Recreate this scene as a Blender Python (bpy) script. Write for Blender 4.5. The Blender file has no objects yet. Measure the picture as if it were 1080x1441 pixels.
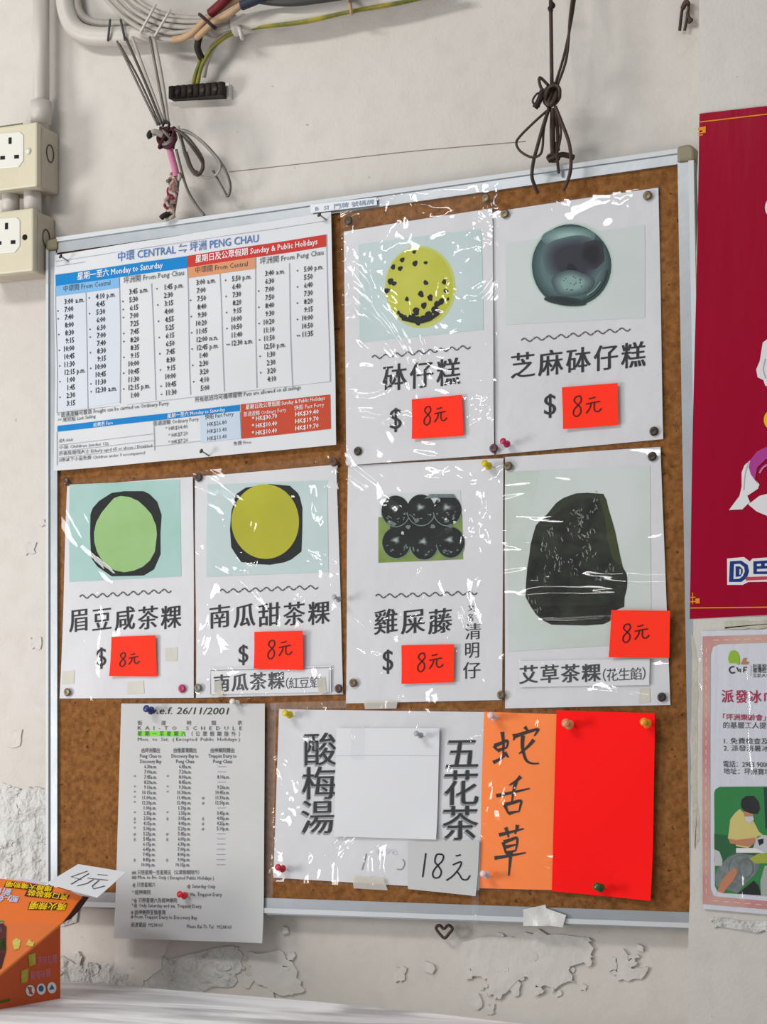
import bpy, math, random
import numpy as np
from mathutils import Vector, Matrix
from mathutils.geometry import delaunay_2d_cdt
random.seed(7)
SC = bpy.context.scene
COL = SC.collection

# ------------------------------------------------------------------ camera
# a long lens, low seat to the right of the board, with the frame shifted up (lens shift)
FPX, PPX, PPY = 3000.0, 540.0, 1166.65
CX = np.array([0.9087692965567445, 0.018988468159875475, -0.4168666497966718])
CY = np.array([-0.005400218829998702, 0.9994156706875331, 0.03375136768749188])
CN = np.array([0.41726394916449194, -0.02842103553935957, 0.9083408179018063])
CAM = np.array([1.08726518, -2.346, 1.04159608])
cd = bpy.data.cameras.new('camera'); cam = bpy.data.objects.new('camera', cd); COL.objects.link(cam)
cd.sensor_fit = 'AUTO'; cd.sensor_width = 36.0; cd.lens = FPX / 1441.0 * 36.0
cd.shift_y = (PPY - 720.5) / 1441.0; cd.clip_start = 0.05; cd.clip_end = 50
R = Matrix(((CX[0], -CX[1], -CX[2]), (CN[0], -CN[1], -CN[2]), (-CY[0], CY[1], CY[2])))
cam.matrix_world = Matrix.Translation(Vector(CAM)) @ R.to_4x4()
SC.camera = cam

# ------------------------------------------------------------------ light
SC.view_settings.view_transform = 'Standard'; SC.view_settings.look = 'None'
SC.view_settings.gamma = 1.0; SC.view_settings.use_curve_mapping = False
SC.view_settings.exposure = 0.0
w = bpy.data.worlds.new('World'); SC.world = w; w.use_nodes = True
bg = w.node_tree.nodes['Background']; bg.inputs[0].default_value = (0.93, 0.97, 1.0, 1); bg.inputs[1].default_value = 0.48
def area(name, loc, target, sx, sy, power, color=(1, 1, 1)):
    l = bpy.data.lights.new(name, 'AREA'); l.shape = 'RECTANGLE'; l.size = sx; l.size_y = sy; l.energy = power; l.color = color
    o = bpy.data.objects.new(name, l); COL.objects.link(o); o.location = loc
    o.rotation_euler = (Vector(target) - Vector(loc)).to_track_quat('-Z', 'Y').to_euler()
    return o
area('ceiling_tube_light', (-0.85, -2.0, 2.70), (0, 0, 1.4), 1.1, 0.20, 26, (1.0, 0.98, 0.95))
area('left_fill_light', (-1.95, -1.45, 1.02), (-0.05, 0, 1.12), 0.55, 0.8, 32, (1.0, 0.985, 0.965))  # unseen fill lamp, added to brighten the left and lower wall

# ------------------------------------------------------------------ helpers
YC = -0.022                                     # front of the cork
def ray(px, py):
    r = np.array([px - PPX, py - PPY, FPX]); return np.array([r @ CX, r @ CN, -(r @ CY)])
def P(px, py, y=YC):
    r = ray(px, py); return CAM + r * ((y - CAM[1]) / r[1])
def PZ(px, py, z):
    r = ray(px, py); return CAM + r * ((z - CAM[2]) / r[2])
def PX(px, py, x):
    r = ray(px, py); return CAM + r * ((x - CAM[0]) / r[0])
def lin(c, k=0.8):
    return tuple(k*((v / 255 / 12.92) if v <= 10 else ((v / 255 + 0.055) / 1.055) ** 2.4) for v in c)
def tag(o, label, cat, group=None):
    o['label'] = label; o['category'] = cat
    if group: o['group'] = group
    return o
def empty(name, loc, label=None, cat=None, group=None):
    o = bpy.data.objects.new(name, None); COL.objects.link(o); o.location = loc; o.empty_display_size = 0.02; WORLD[o.name] = np.array(loc, float)
    if label: tag(o, label, cat, group)
    return o

MATS = {}
def mat(name, rgb, rough=0.6, spec=0.4, metal=0.0, bump=0.0, bscale=200, var=0.0, vscale=20, dark=None, coat=0.0, aniso=None, k=0.8):
    """principled surface; bump and slow tone variation from noise"""
    if name in MATS: return MATS[name]
    m = bpy.data.materials.new(name); m.use_nodes = True; nt = m.node_tree; b = nt.nodes['Principled BSDF']
    c = lin(rgb, k); b.inputs['Base Color'].default_value = (*c, 1); b.inputs['Roughness'].default_value = rough
    b.inputs['Specular IOR Level'].default_value = spec; b.inputs['Metallic'].default_value = metal
    if coat: b.inputs['Coat Weight'].default_value = coat; b.inputs['Coat Roughness'].default_value = 0.12
    geo = nt.nodes.new('ShaderNodeNewGeometry'); vec = geo.outputs['Position']
    if aniso:
        mp = nt.nodes.new('ShaderNodeMapping'); mp.inputs['Scale'].default_value = aniso; nt.links.new(vec, mp.inputs[0]); vec = mp.outputs[0]
    if bump:
        n = nt.nodes.new('ShaderNodeTexNoise'); n.inputs['Scale'].default_value = bscale; n.inputs['Detail'].default_value = 4
        nt.links.new(vec, n.inputs['Vector'])
        bp = nt.nodes.new('ShaderNodeBump'); bp.inputs['Strength'].default_value = 1.0; bp.inputs['Distance'].default_value = bump
        nt.links.new(n.outputs['Fac'], bp.inputs['Height']); nt.links.new(bp.outputs[0], b.inputs['Normal'])
        if coat: nt.links.new(bp.outputs[0], b.inputs['Coat Normal'])
    if var:
        n = nt.nodes.new('ShaderNodeTexNoise'); n.inputs['Scale'].default_value = vscale; n.inputs['Detail'].default_value = 5
        nt.links.new(vec, n.inputs['Vector'])
        r = nt.nodes.new('ShaderNodeValToRGB'); r.color_ramp.elements[0].position = 0.3; r.color_ramp.elements[1].position = 0.7
        d = lin(dark, k) if dark else tuple(v * (1 - var) for v in c)
        r.color_ramp.elements[0].color = (*d, 1); r.color_ramp.elements[1].color = (*c, 1)
        nt.links.new(n.outputs['Fac'], r.inputs[0]); nt.links.new(r.outputs[0], b.inputs['Base Color'])
    MATS[name] = m
    return m

class MB:
    """collects faces with materials and links them as one mesh object"""
    def __init__(s): s.v = []; s.f = []; s.m = []; s.mats = []; s.smooth = []
    def mi(s, m):
        if m not in s.mats: s.mats.append(m)
        return s.mats.index(m)
    def add(s, vs, fs, m, smooth=False):
        o = len(s.v); s.v.extend([tuple(map(float, v)) for v in vs]); k = s.mi(m)
        for f in fs: s.f.append([o + i for i in f]); s.m.append(k); s.smooth.append(smooth)
    def box(s, lo, hi, m):
        x0, y0, z0 = lo; x1, y1, z1 = hi
        vs = [(x0,y0,z0),(x1,y0,z0),(x1,y1,z0),(x0,y1,z0),(x0,y0,z1),(x1,y0,z1),(x1,y1,z1),(x0,y1,z1)]
        s.add(vs, [(3,2,1,0),(4,5,6,7),(0,1,5,4),(1,2,6,5),(2,3,7,6),(3,0,4,7)], m)
    def prism(s, pts, dirv, m):
        """polygon (3d points) pushed along dirv, both ends capped"""
        n = len(pts); d = np.array(dirv); vs = [np.array(p) for p in pts] + [np.array(p) + d for p in pts]
        fs = [list(range(n))[::-1], list(range(n, 2*n))] + [(i, (i+1) % n, n + (i+1) % n, n + i) for i in range(n)]
        s.add(vs, fs, m)
    def tube(s, pts, r, m, seg=8, closed=False, sub=6, flat=1.0):
        p = [np.array(q, float) for q in pts]; n = len(p)
        if sub > 1 and n > 2:
            q = []
            rng = range(n if closed else n - 1)
            for i in rng:
                g = (lambda k: p[k % n]) if closed else (lambda k: p[min(max(k, 0), n-1)])
                a, b, c, d = g(i-1), g(i), g(i+1), g(i+2)
                for k in range(sub):
                    t = k / sub
                    q.append(0.5*((2*b) + (c-a)*t + (2*a-5*b+4*c-d)*t*t + (3*b-a-3*c+d)*t**3))
            if not closed: q.append(p[-1])
            p = q
        n = len(p); rr = r if hasattr(r, '__len__') else [r, r]
        vs = []; ref = np.array([0.3, -1.0, 0.2]); last = None
        for i in range(n):
            t = (p[(i+1) % n] - p[i-1]) if closed else (p[min(i+1, n-1)] - p[max(i-1, 0)])
            t = t / (np.linalg.norm(t) + 1e-12)
            if last is None:
                a = np.cross(t, ref); 
                if np.linalg.norm(a) < 1e-3: a = np.cross(t, np.array([1.0, 0, 0]))
            else: a = last - t * (last @ t)
            a = a / (np.linalg.norm(a) + 1e-12); last = a; b = np.cross(t, a)
            u = i / max(n-1, 1); ra = rr[0] + (rr[-1] - rr[0]) * u
            for k in range(seg):
                g = 2*math.pi*k/seg; vs.append(p[i] + ra*(math.cos(g)*a + flat*math.sin(g)*b))
        fs = []
        for i in range(n if closed else n-1):
            j = (i+1) % n
            for k in range(seg):
                l = (k+1) % seg; fs.append((i*seg+k, i*seg+l, j*seg+l, j*seg+k))
        if not closed: fs += [list(range(seg))[::-1], [(n-1)*seg + k for k in range(seg)]]
        s.add(vs, fs, m, True)
    def lathe(s, prof, m, seg=16, M=None):
        vs = []
        for r, z in prof:
            for k in range(seg):
                g = 2*math.pi*k/seg; v = Vector((r*math.cos(g), r*math.sin(g), z)); vs.append(tuple(M @ v) if M else tuple(v))
        n = len(prof); fs = [(i*seg+k, i*seg+(k+1) % seg, (i+1)*seg+(k+1) % seg, (i+1)*seg+k) for i in range(n-1) for k in range(seg)]
        fs += [list(range(seg))[::-1], [(n-1)*seg+k for k in range(seg)]]
        s.add(vs, fs, m, True)
    def build(s, name, parent=None, origin=None, bevel=0.0, keepname=True):
        me = bpy.data.meshes.new(name)
        v = np.array(s.v); o = np.array(origin) if origin is not None else (np.array(parent.location) if parent is not None else v.mean(0))
        if parent is not None: o = WORLD[parent.name]
        me.from_pydata([tuple(q) for q in (v - o)], [], s.f)
        for m in s.mats: me.materials.append(m)
        me.polygons.foreach_set('material_index', s.m); me.polygons.foreach_set('use_smooth', s.smooth); me.update()
        ob = bpy.data.objects.new(name, me); COL.objects.link(ob)
        if parent is not None: ob.parent = parent; WORLD[ob.name] = o
        else: ob.location = tuple(o); WORLD[ob.name] = o
        if bevel:
            b = ob.modifiers.new('bevel', 'BEVEL'); b.width = bevel; b.segments = 2; b.limit_method = 'ANGLE'
        return ob
WORLD = {}

# ---- lettering: outlines of the built-in font turned into flat polygons
_fc = bpy.data.curves.new('lettering', 'FONT'); _fo = bpy.data.objects.new('lettering', _fc); COL.objects.link(_fo)
_cache = {}
def glyphs(s, res=3, off=0.0):
    k = (s, res, off)
    if k not in _cache:
        _fc.body = s; _fc.resolution_u = res; _fc.offset = off; _fc.fill_mode = 'FRONT'
        dg = bpy.context.evaluated_depsgraph_get(); dg.update()
        me = bpy.data.meshes.new_from_object(_fo.evaluated_get(dg))
        v = np.array([q.co[:2] for q in me.vertices]) if len(me.vertices) else np.zeros((0, 2)); f = [tuple(p.vertices) for p in me.polygons]
        bpy.data.meshes.remove(me); _cache[k] = (v, f)
    v, f = _cache[k]; return v.copy(), f
def brush(v, f, dx, dy):
    """thicken upright strokes by dx and level strokes by dy"""
    cnt = {}
    for p in f:
        for a, b in zip(p, p[1:] + p[:1]): cnt[(a, b)] = 1
    nr = np.zeros_like(v)
    for (a, b) in cnt:
        if (b, a) not in cnt:
            e = v[b] - v[a]; n = np.array([e[1], -e[0]]); l = np.linalg.norm(n)
            if l > 1e-9: nr[a] += n / l; nr[b] += n / l
    l = np.linalg.norm(nr, axis=1, keepdims=True); nr = nr / np.maximum(l, 1e-9)
    return v + nr * np.array([dx, dy])
_h = glyphs('H')[0]; CAPH = _h[:, 1].max()
_r = glyphs('國')[0]; REF = (_r[:, 0].min(), _r[:, 0].max(), _r[:, 1].min(), _r[:, 1].max())

class Sheet:
    """a paper-thin surface set on the board: maps photo points to its gently waved face"""
    def __init__(s, quad, d=0.0015, amp=0.0004, wl=0.16, ph=0.0, curl=None, base=YC):
        s.q = quad; s.y = base - d; s.amp = amp; s.wl = wl; s.ph = ph; s.curl = curl or []
        s.c = [P(*p, s.y) for p in quad]
    def off(s, x, z):
        o = s.amp * (math.sin(2*math.pi*(x*0.8 + z*0.5)/s.wl + s.ph) + math.sin(2*math.pi*(z*0.9 - x*0.3)/s.wl*0.7 + 2*s.ph))
        for k, rad, h in s.curl:
            dd = math.hypot(x - s.c[k][0], z - s.c[k][2])
            if dd < rad: o += h * (1 - dd/rad)**2
        return o
    def pt(s, px, py, eps=0.0):
        w_ = P(px, py, s.y); return (w_[0], s.y - s.off(w_[0], w_[2]) - eps, w_[2])
    def grid(s, mb, m, eps=0.0, n=14, quad=None, thick=0.0):
        q = [np.array(p, float) for p in (quad or s.q)]; c = [P(*p, s.y) for p in q]; vs = []; fs = []
        for j in range(n+1):
            for i in range(n+1):
                u, t = i/n, j/n; w_ = (c[0]*(1-u) + c[1]*u)*(1-t) + (c[3]*(1-u) + c[2]*u)*t
                vs.append((w_[0], s.y - s.off(w_[0], w_[2]) - eps, w_[2]))
        for j in range(n):
            for i in range(n):
                a = j*(n+1)+i; fs.append((a, a+n+1, a+n+2, a+1))
        if thick:
            mb.add(vs, fs, m, True)
            k = len(vs); vs = list(vs) + [(x, y + thick, z) for x, y, z in vs]; fs = [tuple(k + i for i in f)[::-1] for f in fs]
            ring = list(range(n)) + [j*(n+1)+n for j in range(n)] + [n*(n+1)+i for i in range(n, 0, -1)] + [j*(n+1) for j in range(n, 0, -1)]
            for a, b in zip(ring, ring[1:] + ring[:1]): fs.append((a, b, k+b, k+a))
            mb.add(vs, fs, m, False); return
        mb.add(vs, fs, m, True)
    def poly(s, mb, pts, m, eps):
        p = [tuple(map(float, q)) for q in pts]; n = len(p); xs = [q[0] for q in p]; ys = [q[1] for q in p]
        big = max(max(xs)-min(xs), max(ys)-min(ys)); vs = [Vector(q) for q in p]
        if big > 14:                                     # follow the waves of the sheet
            st = max(7.0, big/16); y = min(ys) + st*0.5
            while y < max(ys):
                x = min(xs) + st*0.5
                while x < max(xs): vs.append(Vector((x, y))); x += st
                y += st
            ed = []; vv = list(vs[:n])
            for i in range(n):
                a, b = vs[i], vs[(i+1) % n]; k = max(1, int((b-a).length/st)); last = i
                for j in range(1, k): vv.append(a + (b-a)*j/k); ed.append((last, len(vv)-1)); last = len(vv)-1
                ed.append((last, (i+1) % n))
            vv += vs[n:]
            ov, oe, of = delaunay_2d_cdt(vv, ed, [], 1, 1e-5)[:3]
        else:
            ov, of = vs, [list(range(n))]
        fs = []
        for f in of:
            a = sum(ov[f[i]].x*ov[f[(i+1) % len(f)]].y - ov[f[(i+1) % len(f)]].x*ov[f[i]].y for i in range(len(f))); fs.append(list(f) if a < 0 else list(f)[::-1])
        mb.add([s.pt(q.x, q.y, eps) for q in ov], fs, m)
    def ellipse(s, mb, cx, cy, rx, ry, m, eps, n=28, rot=0.0, wob=0.0):
        pts = []
        for k in range(n):
            g = 2*math.pi*k/n; w_ = 1 + wob*math.sin(3*g + cx) + wob*0.6*math.sin(5*g + cy)
            x, y = rx*w_*math.cos(g), ry*w_*math.sin(g)
            pts.append((cx + x*math.cos(rot) - y*math.sin(rot), cy + x*math.sin(rot) + y*math.cos(rot)))
        s.poly(mb, pts, m, eps)
    def ring(s, mb, cx, cy, rx, ry, wd, m, eps, a0=0, a1=2*math.pi, n=30):
        pts = [(cx + rx*math.cos(a0 + (a1-a0)*k/n), cy + ry*math.sin(a0 + (a1-a0)*k/n)) for k in range(n+1)]
        s.stroke(mb, pts, wd, m, eps, sub=1)
    def stroke(s, mb, pts, wd, m, eps=0.0006, sub=6, taper=False):
        p = [np.array(q, float) for q in pts]; n = len(p)
        if sub > 1 and n > 2:
            q = []
            for i in range(n-1):
                a, b, c, d = p[max(i-1, 0)], p[i], p[i+1], p[min(i+2, n-1)]
                for k in range(sub):
                    t = k/sub; q.append(0.5*((2*b) + (c-a)*t + (2*a-5*b+4*c-d)*t*t + (3*b-a-3*c+d)*t**3))
            p = q + [p[-1]]
        n = len(p); vs = []
        for i in range(n):
            t = p[min(i+1, n-1)] - p[max(i-1, 0)]; t = t/(np.linalg.norm(t) + 1e-9); nn = np.array([-t[1], t[0]])
            u = i/max(n-1, 1); ww = wd*0.5
            if taper: ww *= (1.15 - 0.75*u)
            for sg in (1, -1):
                a = p[i] + nn*ww*sg; vs.append(s.pt(a[0], a[1], eps))
        mb.add(vs, [(2*i, 2*i+1, 2*i+3, 2*i+2) for i in range(n-1)], m)
    def put(s, mb, v, f, A, B, up, m, eps):
        """v in a unit frame: x 0..1 runs A to B, y in photo pixels upward"""
        ax = np.array(A, float); bx = np.array(B, float) - ax
        vs = []
        for x, y in v:
            q = ax + bx*x + np.array(up)*y; vs.append(s.pt(q[0], q[1], eps))
        mb.add(vs, f, m)
    def text(s, mb, body, A, B, h, m, eps=0.0006, bold=0.0, res=2, slant=0.0, lean=0.0):
        """line of lettering fitted between two baseline points, h = cap height"""
        v, f = glyphs(body, res)
        if not len(v): return
        if bold: v = brush(v, f, bold, bold)
        v[:, 0] += slant*v[:, 1]
        x0, x1 = v[:, 0].min(), v[:, 0].max(); v[:, 0] = (v[:, 0]-x0)/(x1-x0); v[:, 1] *= h/CAPH
        s.put(mb, v, f, A, B, (lean, -1.0), m, eps)
    def char(s, mb, ch, box, m, eps=0.0006, dx=0.012, dy=-0.004, rise=0.06, res=4, skew=0.0):
        """one character set in a box of the photo (x0, y0, x1, y1), with brush-like strokes"""
        v, f = glyphs(ch, res); v = brush(v, f, dx, dy)
        u = (v[:, 0]-REF[0])/(REF[1]-REF[0]); t = (v[:, 1]-REF[2])/(REF[3]-REF[2])
        x0, y0, x1, y1 = box; vs = []
        for a, b in zip(u, t):
            x = x0 + (x1-x0)*a; y = y1 - (y1-y0)*b - rise*(x1-x0)*(a-0.5) + skew*(x - x0)
            vs.append(s.pt(x, y, eps))
        mb.add(vs, f, m)
    def heading(s, mb, chars, A, B, h, m, gap=0.24, **kw):
        n = len(chars); wd = (B[0]-A[0])/(n - gap); 
        for i, ch in enumerate(chars):
            x0 = A[0] + wd*i; x1 = x0 + wd*(1-gap); xm = (x0+x1)/2; yb = A[1] + (B[1]-A[1])*(xm-A[0])/(B[0]-A[0])
            s.char(mb, ch, (x0, yb-h, x1, yb), m, **kw)
    def tilde(s, mb, A, B, m, n=9, amp=2.6, wd=1.7):
        for k in range(n):
            pts = []
            for i in range(9):
                t = i/8; u = (k + 0.03 + t*0.94)/n
                pts.append((A[0]+(B[0]-A[0])*u, A[1]+(B[1]-A[1])*u - amp*math.sin(2*math.pi*t)))
            s.stroke(mb, pts, wd, m, sub=1)

# ------------------------------------------------------------------ shared materials
def wall_material():
    m = bpy.data.materials.new('painted plaster'); m.use_nodes = True; nt = m.node_tree; b = nt.nodes['Principled BSDF']; L = nt.links
    b.inputs['Roughness'].default_value = 0.75; b.inputs['Specular IOR Level'].default_value = 0.25
    geo = nt.nodes.new('ShaderNodeNewGeometry')
    def noise(sc, det=5, dist=0.0):
        n = nt.nodes.new('ShaderNodeTexNoise'); n.inputs['Scale'].default_value = sc; n.inputs['Detail'].default_value = det; n.inputs['Distortion'].default_value = dist
        L.new(geo.outputs['Position'], n.inputs['Vector']); return n.outputs['Fac']
    def ramp(f, a, ca, b_, cb):
        r = nt.nodes.new('ShaderNodeValToRGB'); e = r.color_ramp.elements; e[0].position = a; e[0].color = (*ca, 1); e[1].position = b_; e[1].color = (*cb, 1); L.new(f, r.inputs[0]); return r.outputs[0]
    def mix(fac, a, c, mode='MIX'):
        x = nt.nodes.new('ShaderNodeMix'); x.data_type = 'RGBA'; x.blend_type = mode
        if isinstance(fac, float): x.inputs[0].default_value = fac
        else: L.new(fac, x.inputs[0])
        L.new(a, x.inputs[6]); L.new(c, x.inputs[7]); return x.outputs[2]
    base = ramp(noise(3.2), 0.35, lin((214, 207, 199)), 0.65, lin((221, 215, 208)))
    base = mix(1.0, base, ramp(noise(38, 6), 0.30, (0.95, 0.945, 0.94), 0.52, (1, 1, 1)), 'MULTIPLY')
    spots = ramp(noise(120, 2), 0.20, (0.62, 0.58, 0.54), 0.27, (1, 1, 1)); base = mix(1.0, base, spots, 'MULTIPLY')
    L.new(base, b.inputs['Base Color'])
    h1 = nt.nodes.new('ShaderNodeBump'); h1.inputs['Distance'].default_value = 0.0016; L.new(noise(24, 7), h1.inputs['Height'])
    h2 = nt.nodes.new('ShaderNodeBump'); h2.inputs['Distance'].default_value = 0.0004; L.new(noise(260, 3), h2.inputs['Height']); L.new(h1.outputs[0], h2.inputs['Normal'])
    L.new(h2.outputs[0], b.inputs['Normal'])
    return m
M_WALL = wall_material()
M_PEEL = mat('bare flaking plaster', (222, 221, 217), 0.85, 0.2, bump=0.022, bscale=34, var=0.14, vscale=28)
M_FLAKE = mat('lifted paint', (222, 217, 211), 0.75, 0.2, bump=0.0035, bscale=42, var=0.06, vscale=30)
M_CRACK = mat('crack', (150, 140, 130), 0.9, 0.1)
M_WHITE = mat('white paper', (224, 224, 228), 0.55, 0.3, bump=0.0040, bscale=13, var=0.07, vscale=9)  # slow grey tone paints in the soft shading of crumpled paper
M_TT = mat('coated white paper', (225, 226, 230), 0.45, 0.3, bump=0.0012, bscale=14, var=0.04, vscale=9)
M_GREYP = mat('aged copier paper', (209, 209, 209), 0.65, 0.25, bump=0.0006, bscale=18, var=0.05, vscale=14)
M_CARD = mat('white card', (229, 230, 234), 0.6, 0.25, bump=0.0004, bscale=22)
M_INK = mat('black print', (30, 32, 34), 0.6, 0.25)
M_INK2 = mat('grey print', (78, 80, 84), 0.6, 0.25)
M_FAINT = mat('faded print', (150, 152, 160), 0.6, 0.25)
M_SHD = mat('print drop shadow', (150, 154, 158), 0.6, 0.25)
M_PEN = mat('dark red marker', (74, 12, 14), 0.6, 0.25)
M_MARK = mat('black marker', (34, 24, 22), 0.5, 0.3)
M_NOTE = mat('fluorescent red paper', (252, 54, 34), 0.6, 0.08, k=1.0, bump=0.0004, bscale=25)
M_RED = mat('bright red paper', (252, 24, 24), 0.6, 0.06, k=1.0, bump=0.0003, bscale=25)
M_ORANGE = mat('bright orange paper', (250, 132, 64), 0.55, 0.1, k=0.97, bump=0.0008, bscale=20)
M_ALU = mat('brushed aluminium', (176, 181, 186), 0.42, 0.5, metal=0.55, bump=0.0002, bscale=60, var=0.12, vscale=25)
M_ALU2 = mat('bright aluminium lip', (212, 216, 219), 0.6, 0.4, metal=0.15)
M_CAP = mat('olive plastic corner', (142, 133, 106), 0.5, 0.4)
M_SOCK = mat('yellowed plastic', (220, 211, 184), 0.4, 0.45, var=0.08, vscale=30)
M_SOCKW = mat('white plastic', (232, 230, 220), 0.35, 0.45)
M_SOCKB = mat('aged box plastic', (206, 196, 176), 0.5, 0.35, var=0.10, vscale=40)
M_HOLE = mat('dark slot', (26, 24, 24), 0.7, 0.2)
M_PVC = mat('white pvc', (212, 205, 196), 0.45, 0.4, var=0.08, vscale=25)
M_CABLE = mat('grey white cable', (188, 180, 170), 0.55, 0.35, var=0.2, vscale=60)
M_TAN = mat('tan cable', (200, 164, 128), 0.55, 0.3, var=0.2, vscale=60)
M_REDW = mat('dark red cable', (112, 22, 34), 0.5, 0.3)
M_BLUEW = mat('dark blue cable', (38, 46, 66), 0.5, 0.3)
M_YEL = mat('yellow green cable', (172, 156, 48), 0.5, 0.35, var=0.35, vscale=50, dark=(96, 104, 40))
M_BLK = mat('dark rubber', (44, 36, 32), 0.7, 0.3, bump=0.001, bscale=300)
M_RUST = mat('rusty wire', (82, 62, 52), 0.6, 0.3, var=0.4, vscale=120)
M_GWIRE = mat('grey galvanised wire', (128, 122, 112), 0.45, 0.4, metal=0.3, var=0.35, vscale=90)
M_DWIRE = mat('dark wire', (88, 82, 74), 0.5, 0.3, var=0.4, vscale=120)
M_MAROON = mat('maroon cord', (86, 40, 52), 0.8, 0.2, var=0.4, vscale=300)
M_PINK = mat('pink cord', (214, 130, 164), 0.8, 0.2)
M_TWIST = mat('red and white twisted cord', (150, 48, 58), 0.8, 0.2, var=1, vscale=260, dark=(206, 196, 186))
M_BRONZE = mat('bronze tack', (112, 98, 76), 0.38, 0.5, metal=0.6)
M_DTACK = mat('dark tack', (62, 52, 46), 0.4, 0.5, metal=0.4)
M_STEEL = mat('steel', (170, 170, 172), 0.3, 0.5, metal=0.9)

def cork_material():
    m = bpy.data.materials.new('cork'); m.use_nodes = True; nt = m.node_tree; b = nt.nodes['Principled BSDF']; L = nt.links
    b.inputs['Roughness'].default_value = 0.85; b.inputs['Specular IOR Level'].default_value = 0.15
    geo = nt.nodes.new('ShaderNodeNewGeometry')
    def noise(sc, det=4):
        n = nt.nodes.new('ShaderNodeTexNoise'); n.inputs['Scale'].default_value = sc; n.inputs['Detail'].default_value = det; L.new(geo.outputs['Position'], n.inputs['Vector']); return n.outputs['Fac']
    r = nt.nodes.new('ShaderNodeValToRGB'); e = r.color_ramp.elements; e[0].position = 0.3; e[0].color = (*lin((116, 74, 36)), 1); e[1].position = 0.68; e[1].color = (*lin((154, 103, 56)), 1); L.new(noise(160), r.inputs[0])
    pit = nt.nodes.new('ShaderNodeValToRGB'); e = pit.color_ramp.elements; e[0].position = 0.26; e[0].color = (0.35, 0.28, 0.22, 1); e[1].position = 0.33; e[1].color = (1, 1, 1, 1); L.new(noise(170, 2), pit.inputs[0])
    x = nt.nodes.new('ShaderNodeMix'); x.data_type = 'RGBA'; x.blend_type = 'MULTIPLY'; x.inputs[0].default_value = 1.0; L.new(r.outputs[0], x.inputs[6]); L.new(pit.outputs[0], x.inputs[7]); L.new(x.outputs[2], b.inputs['Base Color'])
    bp = nt.nodes.new('ShaderNodeBump'); bp.inputs['Distance'].default_value = 0.0015; L.new(noise(150), bp.inputs['Height']); L.new(bp.outputs[0], b.inputs['Normal'])
    return m
M_CORK = cork_material()

def film(name, haze=0.05, dist=0.006, scale=9.0, stretch=(1, 1, 1), tint=(1, 1, 1), rough=0.04, warp=1.5):
    """clear plastic film: mostly see-through, with a wrinkled glossy face"""
    m = bpy.data.materials.new(name); m.use_nodes = True; nt = m.node_tree; L = nt.links; nt.nodes.clear()
    out = nt.nodes.new('ShaderNodeOutputMaterial'); tr = nt.nodes.new('ShaderNodeBsdfTransparent'); tr.inputs[0].default_value = (*tint, 1)
    df = nt.nodes.new('ShaderNodeBsdfDiffuse'); df.inputs[0].default_value = (0.8, 0.8, 0.82, 1)
    gl = nt.nodes.new('ShaderNodeBsdfGlossy'); gl.inputs['Roughness'].default_value = rough
    geo = nt.nodes.new('ShaderNodeNewGeometry'); mp = nt.nodes.new('ShaderNodeMapping'); mp.inputs['Scale'].default_value = stretch; L.new(geo.outputs['Position'], mp.inputs[0])
    n = nt.nodes.new('ShaderNodeTexNoise'); n.inputs['Scale'].default_value = scale; n.inputs['Detail'].default_value = 2.5; n.inputs['Distortion'].default_value = warp; L.new(mp.outputs[0], n.inputs['Vector'])
    bp = nt.nodes.new('ShaderNodeBump'); bp.inputs['Distance'].default_value = dist; L.new(n.outputs['Fac'], bp.inputs['Height'])
    fr = nt.nodes.new('ShaderNodeFresnel'); fr.inputs[0].default_value = 1.38; L.new(bp.outputs[0], fr.inputs['Normal']); L.new(bp.outputs[0], gl.inputs['Normal'])
    m1 = nt.nodes.new('ShaderNodeMixShader'); m1.inputs[0].default_value = haze; L.new(tr.outputs[0], m1.inputs[1]); L.new(df.outputs[0], m1.inputs[2])
    m2 = nt.nodes.new('ShaderNodeMixShader'); bk = nt.nodes.new('ShaderNodeMath'); bk.operation = 'SUBTRACT'; bk.inputs[0].default_value = 1.0; L.new(geo.outputs['Backfacing'], bk.inputs[1]); mu = nt.nodes.new('ShaderNodeMath'); mu.operation = 'MULTIPLY'; L.new(fr.outputs[0], mu.inputs[0]); L.new(bk.outputs[0], mu.inputs[1]); L.new(mu.outputs[0], m2.inputs[0]); L.new(m1.outputs[0], m2.inputs[1]); L.new(gl.outputs[0], m2.inputs[2])
    L.new(m2.outputs[0], out.inputs[0]); return m
F_WRINKLE = film('wrinkled plastic sleeve', 0.012, 0.023, 9.0)
F_SOFT = film('smooth laminate', 0.008, 0.0085, 7.0)
F_RIPPLE = film('rippled laminate', 0.006, 0.020, 8.0, (0.35, 1, 1.6))
F_TAPE = film('clear adhesive tape', 0.05, 0.004, 30.0)
F_TAPEY = film('yellowed adhesive tape', 0.35, 0.004, 30.0, tint=(0.93, 0.88, 0.74))

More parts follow.
